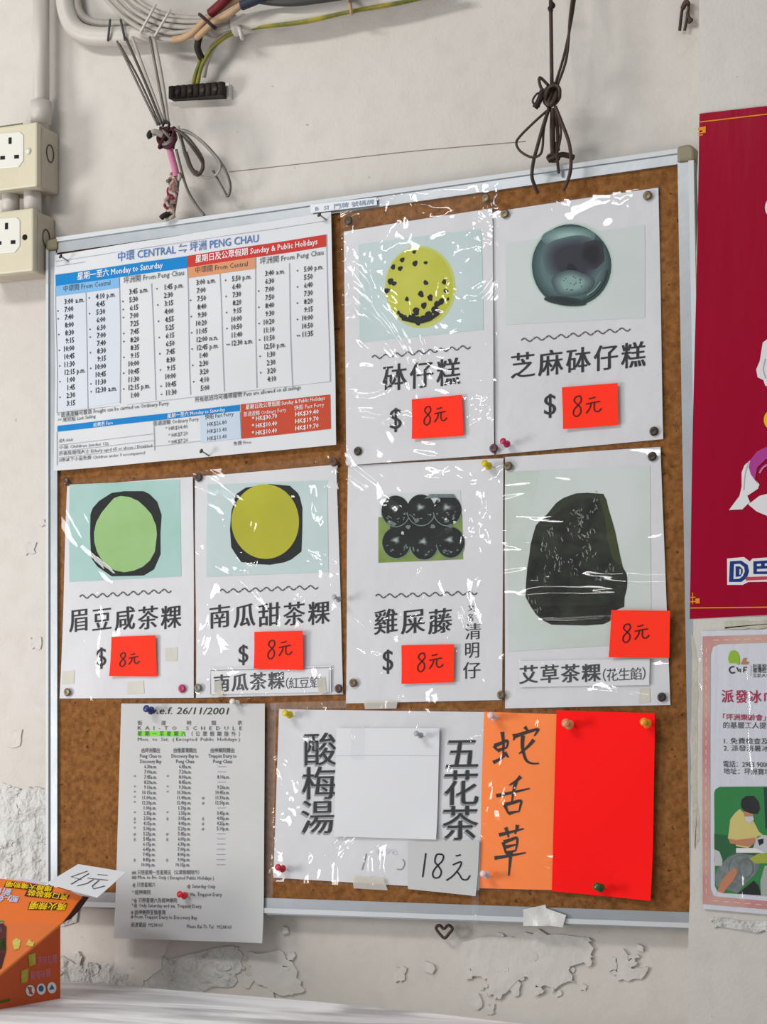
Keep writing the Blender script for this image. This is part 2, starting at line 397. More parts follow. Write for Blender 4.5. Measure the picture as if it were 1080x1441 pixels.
# ------------------------------------------------------------------ the room
def structure(o): o['kind'] = 'structure'; return o
mb = MB(); mb.add([(-1.6, 0, -0.02), (0.46, 0, -0.02), (0.46, 0, 2.9), (-1.6, 0, 2.9)], [(0, 1, 2, 3)], M_WALL)
mb.add([(-1.6, 0.12, -0.02), (0.46, 0.12, -0.02), (0.46, 0.12, 2.9), (-1.6, 0.12, 2.9)], [(3, 2, 1, 0)], M_WALL)
def jagged(px_pts, k=5, amp=5.0, seed=1):
    rnd = random.Random(seed); out = []
    for (a, b) in zip(px_pts, px_pts[1:] + px_pts[:1]):
        for i in range(k):
            t = i/k; out.append((a[0]+(b[0]-a[0])*t + rnd.uniform(-amp, amp), a[1]+(b[1]-a[1])*t + rnd.uniform(-amp, amp)))
    return out
def patch(px_pts, m, th, seed, amp=5.0, k=5):
    pts = [P(x, y, 0.0) for x, y in jagged(px_pts, k, amp, seed)]
    pts = [np.array([p[0], 0.001, p[2]]) for p in pts]
    mb.prism(pts, (0, -0.001 - th, 0), m)
# flaking paint low on the wall
patch([(-60, 1112), (30, 1110), (72, 1108), (110, 1112), (110, 1300), (-60, 1300)], M_PEEL, 0.0025, 3, 3, 8)
patch([(60, 1335), (100, 1352), (148, 1364), (172, 1345), (240, 1350), (330, 1330), (345, 1345), (330, 1385), (260, 1400), (70, 1400)], M_PEEL, 0.002, 4, 3, 6)
patch([(165, 1310), (240, 1320), (228, 1365), (200, 1385), (165, 1375)], M_FLAKE, 0.003, 5, 3)
patch([(350, 1345), (395, 1335), (415, 1360), (430, 1395), (400, 1400), (362, 1385)], M_FLAKE, 0.003, 6, 3)
patch([(655, 1322), (720, 1318), (760, 1310), (830, 1318), (836, 1345), (800, 1362), (812, 1380), (776, 1392), (738, 1375), (706, 1405), (690, 1402), (684, 1380), (660, 1362)], M_FLAKE, 0.0032, 8, 4)
patch([(868, 1345), (880, 1335), (890, 1362), (915, 1362), (905, 1378), (872, 1380)], M_FLAKE, 0.0028, 9, 2)
patch([(555, 1362), (572, 1360), (570, 1378), (558, 1384)], M_FLAKE, 0.002, 10, 2)
def flakes(cx, cy, sx, sy, n, seed, m):
    rn = random.Random(seed)
    for k in range(n):
        x, y = cx + rn.gauss(0, sx), cy + rn.gauss(0, sy); r = rn.uniform(3, 10); e = rn.uniform(0.5, 1.3)
        patch([(x + r*math.cos(g)*rn.uniform(0.6, 1.2), y + r*e*math.sin(g)*rn.uniform(0.6, 1.2)) for g in np.linspace(0, 6.28, 7)[:-1]], m, rn.uniform(0.0012, 0.0038), seed*100 + k, r*0.22, 2)
flakes(20, 1170, 30, 40, 46, 31, M_PEEL); flakes(120, 1366, 40, 10, 26, 32, M_PEEL); flakes(385, 1366, 22, 18, 22, 33, M_FLAKE); flakes(740, 1362, 50, 22, 44, 34, M_FLAKE); flakes(886, 1362, 14, 12, 7, 35, M_FLAKE); flakes(690, 1385, 14, 10, 7, 36, M_FLAKE); flakes(250, 1365, 50, 10, 14, 37, M_PEEL)
for (cx, cy, r, sd) in ((42, 772, 9, 1), (50, 905, 8, 2), (20, 1040, 12, 3), (60, 735, 5, 4)):
    patch([(cx - r, cy - r*0.8), (cx + r, cy - r), (cx + r*0.9, cy + r*0.9), (cx - r*0.7, cy + r)], M_FLAKE, 0.0016, 20 + sd, 2, 3)
# hairline crack running across above the board
cp = [(322, 242), (420, 231), (524, 219), (600, 211), (705, 202), (740, 199)]
mb.tube([P(x, y, -0.0002) for x, y in cp], 0.0005, M_CRACK, 5)
structure(mb.build('wall_back', origin=(0, 0, 0)))
# the wall to the right stands a little further out
YR = -0.078
mb = MB(); e0, e1 = P(985.5, 0, YR), P(968.5, 1441, YR)
top = e0 + (e0 - e1)*0.6; bot = e1 + (e1 - e0)*0.6
edge = []
rnd = random.Random(5)
for i in range(61):
    q = top + (bot - top)*i/60; edge.append((q[0] + rnd.uniform(-0.0012, 0.0012), q[2]))
fv = [(x, YR, z) for x, z in edge] + [(1.5, YR, edge[-1][1]), (1.5, YR, edge[0][1])]
mb.prism([(x, YR, z) for x, z in edge] + [(1.5, YR, edge[-1][1]), (1.5, YR, edge[0][1])], (0, 0.20, 0), M_WALL)
yb = YR
pts = [P(x, y, YR) for x, y in jagged([(1000, 1292), (1090, 1296), (1090, 1312), (1010, 1306)], 6, 3, 12)]
mb.prism([np.array([p[0], YR + 0.001, p[2]]) for p in pts], (0, -0.0035, 0), M_PEEL)
pts = [P(x, y, YR) for x, y in jagged([(975, 890), (983, 930), (982, 1050), (984, 1180), (978, 1196), (973, 1100), (974, 980)], 5, 1.5, 14)]
mb.prism([np.array([p[0], YR + 0.001, p[2]]) for p in pts], (0, -0.0012, 0), mat('glue stain', (206, 200, 182), 0.7, 0.3, bump=0.002, bscale=90, var=0.12, vscale=60))
pts = [P(x, y, YR) for x, y in jagged([(1020, 876), (1090, 872), (1090, 884), (1022, 884)], 6, 2, 15)]
mb.prism([np.array([p[0], YR + 0.001, p[2]]) for p in pts], (0, -0.002, 0), MATS['glue stain'])
structure(mb.build('wall_right', origin=(0.46, 0, 0)))
mb = MB(); mb.box((-2.5, -4.2, -0.06), (2.5, 0.12, 0), mat('grey floor tile', (225, 222, 216), 0.5, 0.3, k=1.0, var=0.1)); structure(mb.build('floor', origin=(0, 0, 0)))

# ------------------------------------------------------------------ marble table
def marble():
    m = bpy.data.materials.new('grey veined marble'); m.use_nodes = True; nt = m.node_tree; b = nt.nodes['Principled BSDF']; L = nt.links
    b.inputs['Roughness'].default_value = 0.42; b.inputs['Specular IOR Level'].default_value = 0.35
    geo = nt.nodes.new('ShaderNodeNewGeometry'); mp = nt.nodes.new('ShaderNodeMapping'); mp.inputs['Rotation'].default_value = (0, 0, 0.35); mp.inputs['Scale'].default_value = (1.8, 6.5, 1); L.new(geo.outputs['Position'], mp.inputs[0])
    n = nt.nodes.new('ShaderNodeTexNoise'); n.inputs['Scale'].default_value = 2.2; n.inputs['Detail'].default_value = 6; n.inputs['Distortion'].default_value = 0.8; L.new(mp.outputs[0], n.inputs['Vector'])
    r = nt.nodes.new('ShaderNodeValToRGB'); e = r.color_ramp.elements; e[0].position = 0.36; e[0].color = (*lin((176, 175, 177), 0.95), 1); e[1].position = 0.6; e[1].color = (*lin((248, 248, 249), 0.98), 1); L.new(n.outputs['Fac'], r.inputs[0]); L.new(r.outputs[0], b.inputs['Base Color'])
    return m
ZT = 0.75
tb = empty('dining_table', (-0.2, -0.55, 0), 'table with a grey veined marble top under the notice board', 'table')
WORLD[tb.name] = np.array(tb.location)
ctrl = [(-1.15, -0.02), (-0.7, -0.006), (-0.48, -0.008), (-0.36, -0.030), (-0.20, -0.050), (-0.04, -0.074), (0.12, -0.113), (0.262, -0.163), (0.42, -0.24), (0.56, -0.36), (0.64, -0.52), (0.62, -0.75), (0.45, -1.0), (0.0, -1.1), (-1.0, -1.1), (-1.15, -1.0)]
mb = MB(); mb.prism([(x, y, ZT) for x, y in ctrl], (0, 0, -0.03), marble()); mb.build('tabletop', tb, bevel=0.004)
for sx, sy in ((-1.0, -0.2), (0.1, -0.35), (-1.0, -0.95), (0.3, -0.9)):
    mb = MB(); mb.tube([(sx, sy, 0), (sx, sy, ZT - 0.03)], 0.025, M_STEEL, 12, sub=1); mb.build('leg', tb)

# ------------------------------------------------------------------ cork board
def rail(mb, quad, y0, y1, m):
    pts = [P(x, y, y0) for x, y in quad]; pts = [np.array([p[0], y0, p[2]]) for p in pts]; mb.prism(pts, (0, y1 - y0, 0), m)
bo = P(520, 790, YC); BL, BRt = P(65, 326), P(977, 203)
board = empty('notice_board', tuple(bo), 'cork notice board in a dented aluminium frame, hung on wires and covered with papers', 'notice board'); WORLD[board.name] = np.array(bo)
FY = YC - 0.0035
mb = MB(); rail(mb, [(72, 335), (966, 215), (986, 1296), (72, 1268)], YC, -0.004, M_CORK); mb.build('cork_panel', board)
def frame_rail(quad, lip):
    mb = MB(); rail(mb, quad, FY, -0.003, M_ALU); rail(mb, lip, FY - 0.0022, FY + 0.001, M_ALU2); mb.build('frame_rail', board)
frame_rail([(79, 334), (954, 209), (954, 231), (79, 356)], [(79, 334), (954, 209), (954, 215.5), (79, 340)])
frame_rail([(64.5, 1253), (994, 1284.6), (994, 1308.6), (65, 1276)], [(64.5, 1267), (994, 1299.6), (994, 1306.6), (65, 1274)])
frame_rail([(64.5, 350), (80.5, 348), (80.5, 1254), (64.5, 1254)], [(64.5, 350), (68, 350), (68, 1254), (64.5, 1254)])
frame_rail([(954, 228), (976.5, 224), (996, 1286), (972, 1286)], [(969, 226), (976.5, 225), (996, 1286), (990, 1286)])
def cap(quad):
    mb = MB(); rail(mb, quad, FY - 0.0035, -0.002, M_CAP); o = mb.build('corner_cap', board, bevel=0.003); o['label'] = 'olive plastic corner cap'
cap([(953, 205.5), (970, 202), (977.5, 207), (977.5, 225), (953, 228.5)])
cap([(64, 338), (80, 334), (80, 351), (64, 353)])
# little iron rings the wires are tied to
def ringpart(px, py, rx, ry, y, m, r=0.0018):
    mb = MB(); mb.tube([P(px + rx*math.cos(g), py + ry*math.sin(g), y) for g in np.linspace(0, 2*math.pi, 10, endpoint=False)], r, m, 6, closed=True); return mb
mb = ringpart(779, 222, 8, 5, -0.018, M_RUST); mb.tube([P(772, 226, -0.02), P(789, 218, -0.019), P(800, 219, -0.017), P(808, 222, -0.016)], 0.0034, M_RUST, 6); mb.build('hanging_ring', board)
mb = MB(); mb.tube([P(x, y, -0.014) for x, y in ((614, 1306), (619, 1302), (625, 1307), (631, 1302), (637, 1307), (632, 1314), (626, 1320), (619, 1314))], 0.0019, M_RUST, 6, closed=True); mb.build('hanging_ring', board)

# ------------------------------------------------------------------ wiring on the wall
def pt3(l): return [P(x, y, yy) for x, y, yy in l]
def thing1(name, label, cat, build, group=None):
    mb = MB(); build(mb); return tag(mb.build(name), label, cat, group)

def socket(x0, x1, y0, y1, label, dx):
    yf = -0.052
    ax = P(x1, y0, yf)[0]; L_, R_ = ax - 0.088, ax; zt, zb = P(x1, y0, yf)[2], P(x1, y1, yf)[2]
    root = empty('wall_socket', (((L_ + R_)/2), 0, (zt + zb)/2), label, 'socket', 'three pin wall sockets'); WORLD[root.name] = np.array(root.location)
    m = MB(); m.box((L_ + 0.001, yf + 0.011, zb + 0.001), (R_ - 0.0005, 0.0, zt - 0.001), M_SOCKB)
    bx = m.build('back_box', root, bevel=0.004)
    m = MB(); m.tube([(R_ + 0.0002, yf + 0.030 + 0.008*math.cos(g), (zt + zb)/2 + 0.008 + 0.011*math.sin(g)) for g in np.linspace(0, 2*math.pi, 16, endpoint=False)], 0.0007, M_INK2, 5, closed=True, sub=1)
    m.build('knockout', bx)
    m = MB(); m.box((L_, yf, zb), (R_, yf + 0.0105, zt), M_SOCK); fp = m.build('face_plate', root, bevel=0.0025)
    def pp(px, py): return P(px, py, yf - 0.001)
    cxp = dx; cy = y0 + (y1 - y0)*0.43
    m = MB(); q = [(cxp - 25, cy - 22), (cxp + 14, cy - 25), (cxp + 19, cy - 20), (cxp + 19, cy + 16), (cxp + 12, cy + 25), (cxp - 25, cy + 28)]
    m.prism([P(x, y, yf - 0.0012) for x, y in q], (0, 0.0025, 0), M_SOCKW); m.build('outlet_face', fp, bevel=0.001)
    m = MB()
    for (ox, oy, w_, h_) in ((0, -12, 4.2, 9), (-10.5, 12, 6.5, 5), (9.2, 10.5, 6.5, 5)):
        q = [(cxp + ox - w_/2, cy + oy - h_/2), (cxp + ox + w_/2, cy + oy - h_/2 - 0.4), (cxp + ox + w_/2, cy + oy + h_/2 - 0.4), (cxp + ox - w_/2, cy + oy + h_/2)]
        m.prism([P(x, y, yf - 0.0016) for x, y in q], (0, 0.002, 0), M_HOLE)
    m.build('pin_slots', fp)
    return root, fp, yf
r, fp, yf = socket(-20, 52, 171, 262, 'yellowed three pin wall socket with a white screw cap, upper of the two', 14)
m = MB(); c = P(40, 213, yf); m.lathe([(0.0001, 0), (0.0040, 0), (0.0040, 0.0012), (0.0001, 0.0014)], M_SOCKW, 14, Matrix.Translation(Vector(c)) @ Matrix.Rotation(math.pi/2, 4, 'X')); m.build('screw_cap', fp)
m = MB(); pts = [P(-8 + 5*i, 176 - 1.1*i + random.uniform(-1, 1), yf + 0.004*random.random()) for i in range(9)]; m.tube([(p[0], yf + 0.003, P(52, 171, yf)[2] + 0.0005) for p in pts], 0.0016, mat('grey green dust', (120, 122, 98), 0.9, 0.1), 6); m.build('dust_line', fp)
r, fp, yf = socket(-25, 46.5, 292, 381, 'yellowed three pin wall socket with an open screw hole, lower one beside the board corner', 9)
m = MB(); c = P(35, 334, yf); m.lathe([(0.0001, 0), (0.0036, 0), (0.0036, 0.0008), (0.0001, 0.0009)], M_HOLE, 14, Matrix.Translation(Vector(c)) @ Matrix.Rotation(math.pi/2, 4, 'X')); m.build('screw_hole', fp)

def pipe_run(name, label, pts, r, cat='pipe', m=M_PVC, group=None, coupling=None):
    mb = MB(); mb.tube(pt3(pts), r, m, 16); o = mb.build(name); tag(o, label, cat, group)
    return o
root = empty('conduit_pipe', tuple(P(62, 100, -0.02)), 'straight white plastic conduit dropping to the top of the upper socket', 'pipe'); WORLD[root.name] = np.array(root.location)
mb = MB(); q0, q1 = P(61, -40, -0.022), P(58, 175, -0.022); mb.tube([(q1[0], -0.022, q0[2]), (q1[0], -0.022, q1[2] - 0.01)], 0.0105, M_PVC, 18, sub=1); mb.build('pipe', root)
mb = MB(); qa, qb = P(58, 143, -0.022), P(58, 176, -0.022); mb.tube([(q1[0], -0.022, qa[2]), (q1[0], -0.022, qb[2])], 0.0132, M_PVC, 18, sub=1); mb.build('coupling', root)
for px, lb in ((15, 'short white conduit between the two sockets, the one nearer the picture edge'), (46, 'short white conduit between the two sockets, the one nearer the board')):
    a = P(px, 268, -0.026); b_ = P(px, 300, -0.026)
    mb = MB(); mb.tube([(a[0], -0.026, a[2] + 0.006), (a[0], -0.026, b_[2] - 0.006)], 0.0115, M_PVC, 16, sub=1); tag(mb.build('conduit_pipe'), lb, 'pipe', 'short conduits between the sockets')

pipe_run('conduit_pipe', 'thick white bent conduit curving along the wall behind the cable bundle', [(91, -60, -0.018), (91, -10, -0.018), (95, 20, -0.018), (108, 42, -0.018), (135, 51, -0.018), (180, 50, -0.018), (240, 46, -0.018), (300, 40, -0.018), (345, 33, -0.018)], 0.0118)
pipe_run('wall_cable', 'thin grey cable bent inside the curve of the thick white conduit', [(106, -50, -0.012), (108, -5, -0.012), (114, 20, -0.012), (135, 32, -0.012), (180, 33, -0.014), (230, 32, -0.014), (270, 34, -0.014)], 0.0052, 'cable', M_CABLE)
nm = ['innermost of the bundle', 'second from inside in the bundle', 'middle one of the bundle', 'second from outside in the bundle', 'outermost of the bundle']
BUN = [[(170, -28), (195, 0), (214, 12.5), (242, 22), (284, 25), (330, 20)], [(160, -28), (185, 0), (200.5, 11), (223, 23.6), (244, 29), (278, 30.5), (330, 26)], [(149, -28), (174, 0), (192, 16.7), (214.5, 29), (237, 36), (272, 38), (325, 31)],
       [(136, -28), (161.7, 0), (184, 21), (209, 36), (231, 44.5), (252, 46), (280, 42), (325, 36)], [(125, -28), (150.5, 0), (175.5, 25), (200.5, 41.7), (220, 52), (242, 56), (259, 53), (278, 44)]]
for k in range(5):
    pipe_run('wall_cable', 'grey white cable sweeping down from the ceiling, ' + nm[k], [(x, y, -0.030 - 0.0012*k) for x, y in BUN[k]], 0.0030, 'cable', M_CABLE, 'grey cables of the bundle')
for k, (pts, m, lb) in enumerate([
    ([(244, 56, -0.038), (258, 53, -0.042), (272, 45, -0.046), (292, 25, -0.052), (314, 11, -0.052), (346, -8, -0.05)], M_TAN, 'tan cable rising out of the bundle, lower and longest one'),
    ([(277, 53, -0.042), (290, 41, -0.050), (301, 32, -0.054), (323, 19, -0.056), (343, 4, -0.056), (356, -10, -0.056)], M_TAN, 'tan cable rising out of the bundle, beside the dark blue cable'),
    ([(296, 19, -0.056), (304, 12, -0.058), (314, 3, -0.060), (326, -10, -0.060)], M_REDW, 'dark red cable above the tan cables'),
    ([(340, 8, -0.060), (350, 4, -0.060), (364, -2, -0.060), (385, -14, -0.060)], M_BLUEW, 'dark blue cable at the top edge beside the tan cables')]):
    mb = MB(); mb.tube(pt3(pts), 0.0042 if m is M_TAN else 0.0058, m, 10); tag(mb.build('wall_cable'), lb, 'cable', 'coloured cables at the top')
mb = MB(); mb.tube(pt3([(330, 38, -0.026), (370, 29, -0.026), (430, 20, -0.026), (490, 8, -0.026), (560, -6, -0.026), (620, -20, -0.026)]), 0.0115, M_PVC, 14); tag(mb.build('wall_cable'), 'fat white cable running up to the right along the wall', 'cable')
mb = MB(); mb.tube(pt3([(340, 41, -0.028), (372, 36, -0.030), (430, 29, -0.030), (492, 15, -0.030), (545, 6, -0.030), (600, -6, -0.028), (640, -16, -0.028)]), 0.0038, M_YEL, 10); tag(mb.build('wall_cable'), 'yellow green cable clipped below the fat white cable', 'cable')
mb = MB(); mb.tube(pt3([(338, -6, -0.05), (400, 2, -0.05), (460, -4, -0.05), (520, -14, -0.05)]), 0.006, mat('dark grey cable', (64, 62, 62), 0.5, 0.3), 10); tag(mb.build('wall_cable'), 'dark grey cable lying on top of the fat white cable', 'cable')
# ties around the bundle
def tie(a, b_, y, m, label, wd=0.0016):
    (ax, ay), (bx, by) = a, b_; mx, my = (ax + bx)/2, (ay + by)/2
    mb = MB(); mb.tube(pt3([(ax, ay, -0.026), (ax + (bx-ax)*0.1, ay + (by-ay)*0.1, y), (mx, my, y - 0.003), (bx - (bx-ax)*0.1, by - (by-ay)*0.1, y), (bx, by, -0.026)]), wd, m, 6); return tag(mb.build('cable_tie'), label, 'cable tie', 'ties on the cables')
M_TIE = mat('white nylon', (214, 208, 200), 0.4, 0.4)
tie((219, 7), (198, 45), -0.043, M_TIE, 'white cable tie round the grey bundle, the one further from the tan cables')
tie((240, 14), (217, 52), -0.043, M_TIE, 'white cable tie round the grey bundle, the one nearer the tan cables')
tie((281, 20), (303, 40), -0.062, M_BLK, 'black tie where the tan cables leave the bundle', 0.0022)
tie((336, 36), (341, 54), -0.036, M_TIE, 'white cable tie at the start of the yellow green cable', 0.0026)
tie((492, 0), (495, 19), -0.040, M_TAN, 'brown string tie round the fat white cable', 0.0022)
tie((155, 28), (152, 57), -0.031, M_INK2, 'dark wire loop round the bent conduit, further from the bundle')
tie((170, 28), (176, 56), -0.031, M_INK2, 'dark wire loop round the bent conduit, nearer the bundle')
# terminal strip
root = empty('terminal_block', tuple(P(280, 131, 0)), 'dark terminal strip on a small white plate fixed below the cables', 'terminal block'); WORLD[root.name] = np.array(root.location)
mb = MB(); rail(mb, [(236, 124), (322, 117), (323, 138), (236, 144)], -0.008, 0.0, M_SOCKW); mb.build('base_plate', root)
mb = MB()
for i in range(9):
    x = 243 + i*8.6; y = 130.5 - i*0.75
    mb.tube(pt3([(x, y - 8, -0.016), (x, y + 8, -0.016)]), 0.0052, M_BLK, 8, sub=1)
rail(mb, [(240, 125), (314, 119), (314, 136), (240, 140)], -0.017, -0.007, M_BLK); mb.build('terminal_strip', root)
mb = MB()
for i in range(4): mb.lathe([(0.0001, 0), (0.003, 0), (0.003, 0.002), (0.0001, 0.002)], M_RUST, 10, Matrix.Translation(Vector(P(250 + i*18, 130 - i*1.5, -0.020))) @ Matrix.Rotation(math.pi/2, 4, 'X'))
mb.build('screw', root)
for pts, m, lb, rr in [
    ([(272, 121, -0.014), (275, 105, -0.02), (281, 88, -0.026), (280, 66, -0.03), (284, 48, -0.03)], M_YEL, 'yellow wire into the terminal strip, nearest the plate end', 0.0026),
    ([(278, 121, -0.014), (281, 104, -0.02), (287, 86, -0.026), (300, 66, -0.028), (320, 50, -0.028), (340, 44, -0.028)], M_YEL, 'yellow wire into the terminal strip, curving to the fat cable', 0.0026),
    ([(286, 108, -0.016), (291, 86, -0.022), (303, 62, -0.024), (322, 48, -0.024), (340, 42, -0.024)], M_CABLE, 'grey wire looping over the terminal strip', 0.0040),
    ([(284, 82, -0.028), (278, 66, -0.036), (284, 44, -0.040), (296, 36, -0.036)], M_BLK, 'black taped joint above the terminal strip', 0.0042)]:
    mb = MB(); mb.tube(pt3(pts), rr, m, 8); tag(mb.build('wall_wire'), lb, 'wire', 'wires of the terminal strip')

# left hanging cord
root = empty('knotted_string', tuple(P(235, 190, -0.04)), 'grey wires and maroon cord knotted together, hanging from the conduit to the board', 'cord'); WORLD[root.name] = np.array(root.location)
for pts, m, rr in [([(165, 58, -0.034), (190, 110, -0.038), (222, 176, -0.042)], M_GWIRE, 0.0014), ([(168, 62, -0.034), (196, 112, -0.040), (225, 176, -0.044)], M_DWIRE, 0.0013),
                   ([(178, 55, -0.034), (203, 112, -0.040), (228, 174, -0.046)], M_DWIRE, 0.0016), ([(186, 52, -0.036), (208, 112, -0.040), (231, 174, -0.044)], M_CABLE, 0.0018),
                   ([(211, 52, -0.040), (222, 110, -0.042), (234, 174, -0.046)], M_GWIRE, 0.0016), ([(217, 54, -0.040), (228, 110, -0.042), (237, 174, -0.044)], M_CABLE, 0.0020)]:
    mb = MB(); mb.tube(pt3(pts), rr*1.1, m, 7); mb.build('strand', root)
mb = MB(); rnd = random.Random(2)
for i in range(9):
    a = rnd.uniform(0, 6.28); ex, ey = rnd.uniform(8, 13), rnd.uniform(10, 17)
    pts = [(235 + ex*math.cos(g)*math.cos(a) - ey*0.6*math.sin(g)*math.sin(a), 194 + ex*math.cos(g)*math.sin(a) + ey*math.sin(g)*0.8, -0.044 - 0.008*math.sin(g*1 + i)) for g in np.linspace(0, 2*math.pi, 9, endpoint=False)]
    mb.tube(pt3(pts), 0.0022, M_MAROON if i % 3 else M_GWIRE, 6, closed=True)
mb.tube(pt3([(229, 178, -0.052), (232, 171, -0.054), (238, 174, -0.054), (236, 182, -0.052)]), 0.0018, M_BLK, 6)
mb.build('knot', root)
mb = MB(); mb.tube(pt3([(229, 190, -0.05), (219, 186, -0.056), (214, 188, -0.058)]), 0.0042, M_CABLE, 8); mb.tube(pt3([(213, 186, -0.058), (210, 190, -0.060), (212, 194, -0.058)]), 0.0036, M_BLK, 8); mb.build('cord_end', root)
for pts, rr, m in [([(243, 186, -0.046), (262, 184, -0.046), (290, 204, -0.040), (313, 232, -0.034), (324, 258, -0.028), (321, 276, -0.022), (312, 262, -0.026), (300, 240, -0.03)], 0.0013, M_GWIRE),
                (([(248, 182, -0.05), (272, 190, -0.046), (296, 212, -0.04), (310, 232, -0.036), (304, 246, -0.034), (288, 250, -0.034), (276, 240, -0.036)]), 0.0013, M_CABLE),
                ([(246, 182, -0.052), (264, 194, -0.052), (284, 222, -0.048), (284, 240, -0.046), (276, 246, -0.046), (266, 232, -0.048), (258, 206, -0.050), (252, 184, -0.052)], 0.0017, M_DWIRE),
                ([(252, 184, -0.05), (270, 206, -0.052), (286, 232, -0.050), (280, 244, -0.048), (270, 236, -0.05), (262, 214, -0.05)], 0.0014, M_RUST),
                ([(250, 178, -0.05), (256, 200, -0.05), (260, 222, -0.046), (268, 234, -0.046)], 0.0019, M_CABLE),
                ([(248, 210, -0.046), (262, 262, -0.034), (276, 288, -0.028), (288, 303, -0.024)], 0.0013, M_GWIRE)]:
    mb = MB(); mb.tube(pt3(pts), rr*1.3, m, 6); mb.build('loose_loop', root)
mb = MB(); mb.tube(pt3([(238, 206, -0.046), (243, 225, -0.042), (247, 240, -0.040), (248, 250, -0.038)]), 0.0042, M_PINK, 9); o = mb.build('pink_cord', root); o['label'] = 'bare pink stretch of cord'
mb = MB(); rq = random.Random(11)
for i in range(17):
    y = 247 + i*3.4; x = 248 - i*0.62 + rq.uniform(-2, 2); a = rq.uniform(-0.9, 0.9); ex, ey = rq.uniform(4, 7.5), rq.uniform(2, 5.5)
    pts = [(x + ex*math.cos(g)*math.cos(a) - ey*math.sin(g)*math.sin(a), y + ex*math.cos(g)*math.sin(a) + ey*math.sin(g), -0.034 - 0.007*math.sin(g + i)) for g in np.linspace(0, 2*math.pi, 8, endpoint=False)]
    mb.tube(pt3(pts), rq.uniform(0.0016, 0.0026), (M_TWIST, M_CABLE, M_REDW, M_GWIRE, M_TWIST)[i % 5], 6, closed=True, sub=4)
mb.tube(pt3([(240, 254, -0.040), (235, 255, -0.044)]), 0.0024, M_GWIRE, 6)
mb.tube(pt3([(247, 248, -0.036), (244, 275, -0.034), (239, 306, -0.028)]), 0.0062, M_TWIST, 8)
mb.tube(pt3([(238, 300, -0.036), (230, 304, -0.040), (227, 307, -0.040)]), 0.0034, M_BLK, 8)
mb.tube(pt3([(234, 309, -0.032), (241, 306, -0.034), (246, 303, -0.032)]), 0.0026, M_CABLE, 8)
mb.build('twisted_cord', root)

# right hanging wire
root = empty('hanging_wire', tuple(P(772, 130, -0.04)), 'brown wire with a bow shaped knot hanging to the top frame of the board', 'wire'); WORLD[root.name] = np.array(root.location)
for pts, rr in [([(775, -30, -0.030), (776, 40, -0.038), (777, 118, -0.048)], 0.0022), ([(813, -30, -0.030), (806, 20, -0.036), (795, 75, -0.042), (782, 118, -0.048)], 0.0016), ([(810, -30, -0.034), (803, 20, -0.040), (798, 80, -0.044), (785, 120, -0.048)], 0.0016)]:
    mb = MB(); mb.tube(pt3(pts), rr, M_RUST, 8); mb.build('strand', root)
mb = MB()
for i in range(9):
    a = rnd.uniform(0, 3.14); ex, ey = rnd.uniform(8, 13), rnd.uniform(10, 15)
    pts = [(777 + ex*math.cos(g)*math.cos(a) - ey*0.5*math.sin(g)*math.sin(a), 134 + ex*0.6*math.cos(g)*math.sin(a) + ey*math.sin(g), -0.048 - 0.008*math.sin(g + i)) for g in np.linspace(0, 2*math.pi, 9, endpoint=False)]
    mb.tube(pt3(pts), 0.0019, M_RUST, 6, closed=True)
mb.tube(pt3([(772, 120, -0.05), (762, 110, -0.054), (759, 112, -0.056), (762, 124, -0.055), (768, 128, -0.054)]), 0.0018, M_RUST, 6)
mb.tube(pt3([(766, 130, -0.054), (756, 132, -0.058), (750, 142, -0.058), (754, 148, -0.057), (760, 150, -0.056)]), 0.0013, M_RUST, 6)
mb.tube(pt3([(764, 128, -0.056), (759, 142, -0.058), (753, 152, -0.058)]), 0.0036, M_BLK, 7)
mb.build('knot', root)
mb = MB(); mb.tube(pt3([(775, 3, -0.036), (779, 8, -0.036), (774, 12, -0.036), (777, 16, -0.036)]), 0.0026, M_BLK, 6); mb.build('small_knot', root)
for pts, rr in [([(770, 156, -0.052), (752, 172, -0.056), (732, 192, -0.058), (727, 202, -0.058), (733, 213, -0.057), (748, 221, -0.056), (760, 218, -0.055), (764, 206, -0.054), (766, 180, -0.052), (774, 152, -0.05)], 0.0015),
                ([(773, 152, -0.052), (764, 180, -0.054), (757, 205, -0.055), (751, 228, -0.052), (749, 248, -0.048), (753, 262, -0.040), (757, 272, -0.034)], 0.0021),
                ([(782, 150, -0.052), (792, 175, -0.054), (801, 200, -0.054), (804, 222, -0.050), (803, 242, -0.046), (798, 258, -0.038), (793, 268, -0.034)], 0.0021)]:
    mb = MB(); mb.tube(pt3(pts), rr, M_RUST, 7); mb.build('bow_loop', root)
for pts, rr in [([(779, 152, -0.05), (778, 185, -0.042), (779, 215, -0.030)], 0.0034), ([(782, 152, -0.05), (785, 180, -0.042), (786, 212, -0.030)], 0.0022), ([(784, 200, -0.036), (785, 225, -0.034), (787, 244, -0.032)], 0.0018), ([(783, 152, -0.05), (790, 185, -0.044), (785, 214, -0.034)], 0.0014)]:
    mb = MB(); mb.tube(pt3(pts), rr, M_RUST, 7); mb.build('strand', root)
# rusty clip
mb = MB(); mb.tube(pt3([(957, 43, -0.006), (962, 6, -0.006), (970, 4, -0.007), (967, 28, -0.007), (964, 43, -0.006)]), 0.0018, M_RUST, 6, sub=3); mb.tube(pt3([(961, 12, -0.008), (965, 5, -0.010), (970, 3, -0.010)]), 0.0030, M_RUST, 6); mb.tube(pt3([(968, 18, -0.008), (971, 26, -0.009), (974, 28, -0.009), (969, 32, -0.008)]), 0.0020, M_RUST, 6)
tag(mb.build('wire_clip'), 'rusty wire clip fixed high on the wall above the red poster', 'clip')

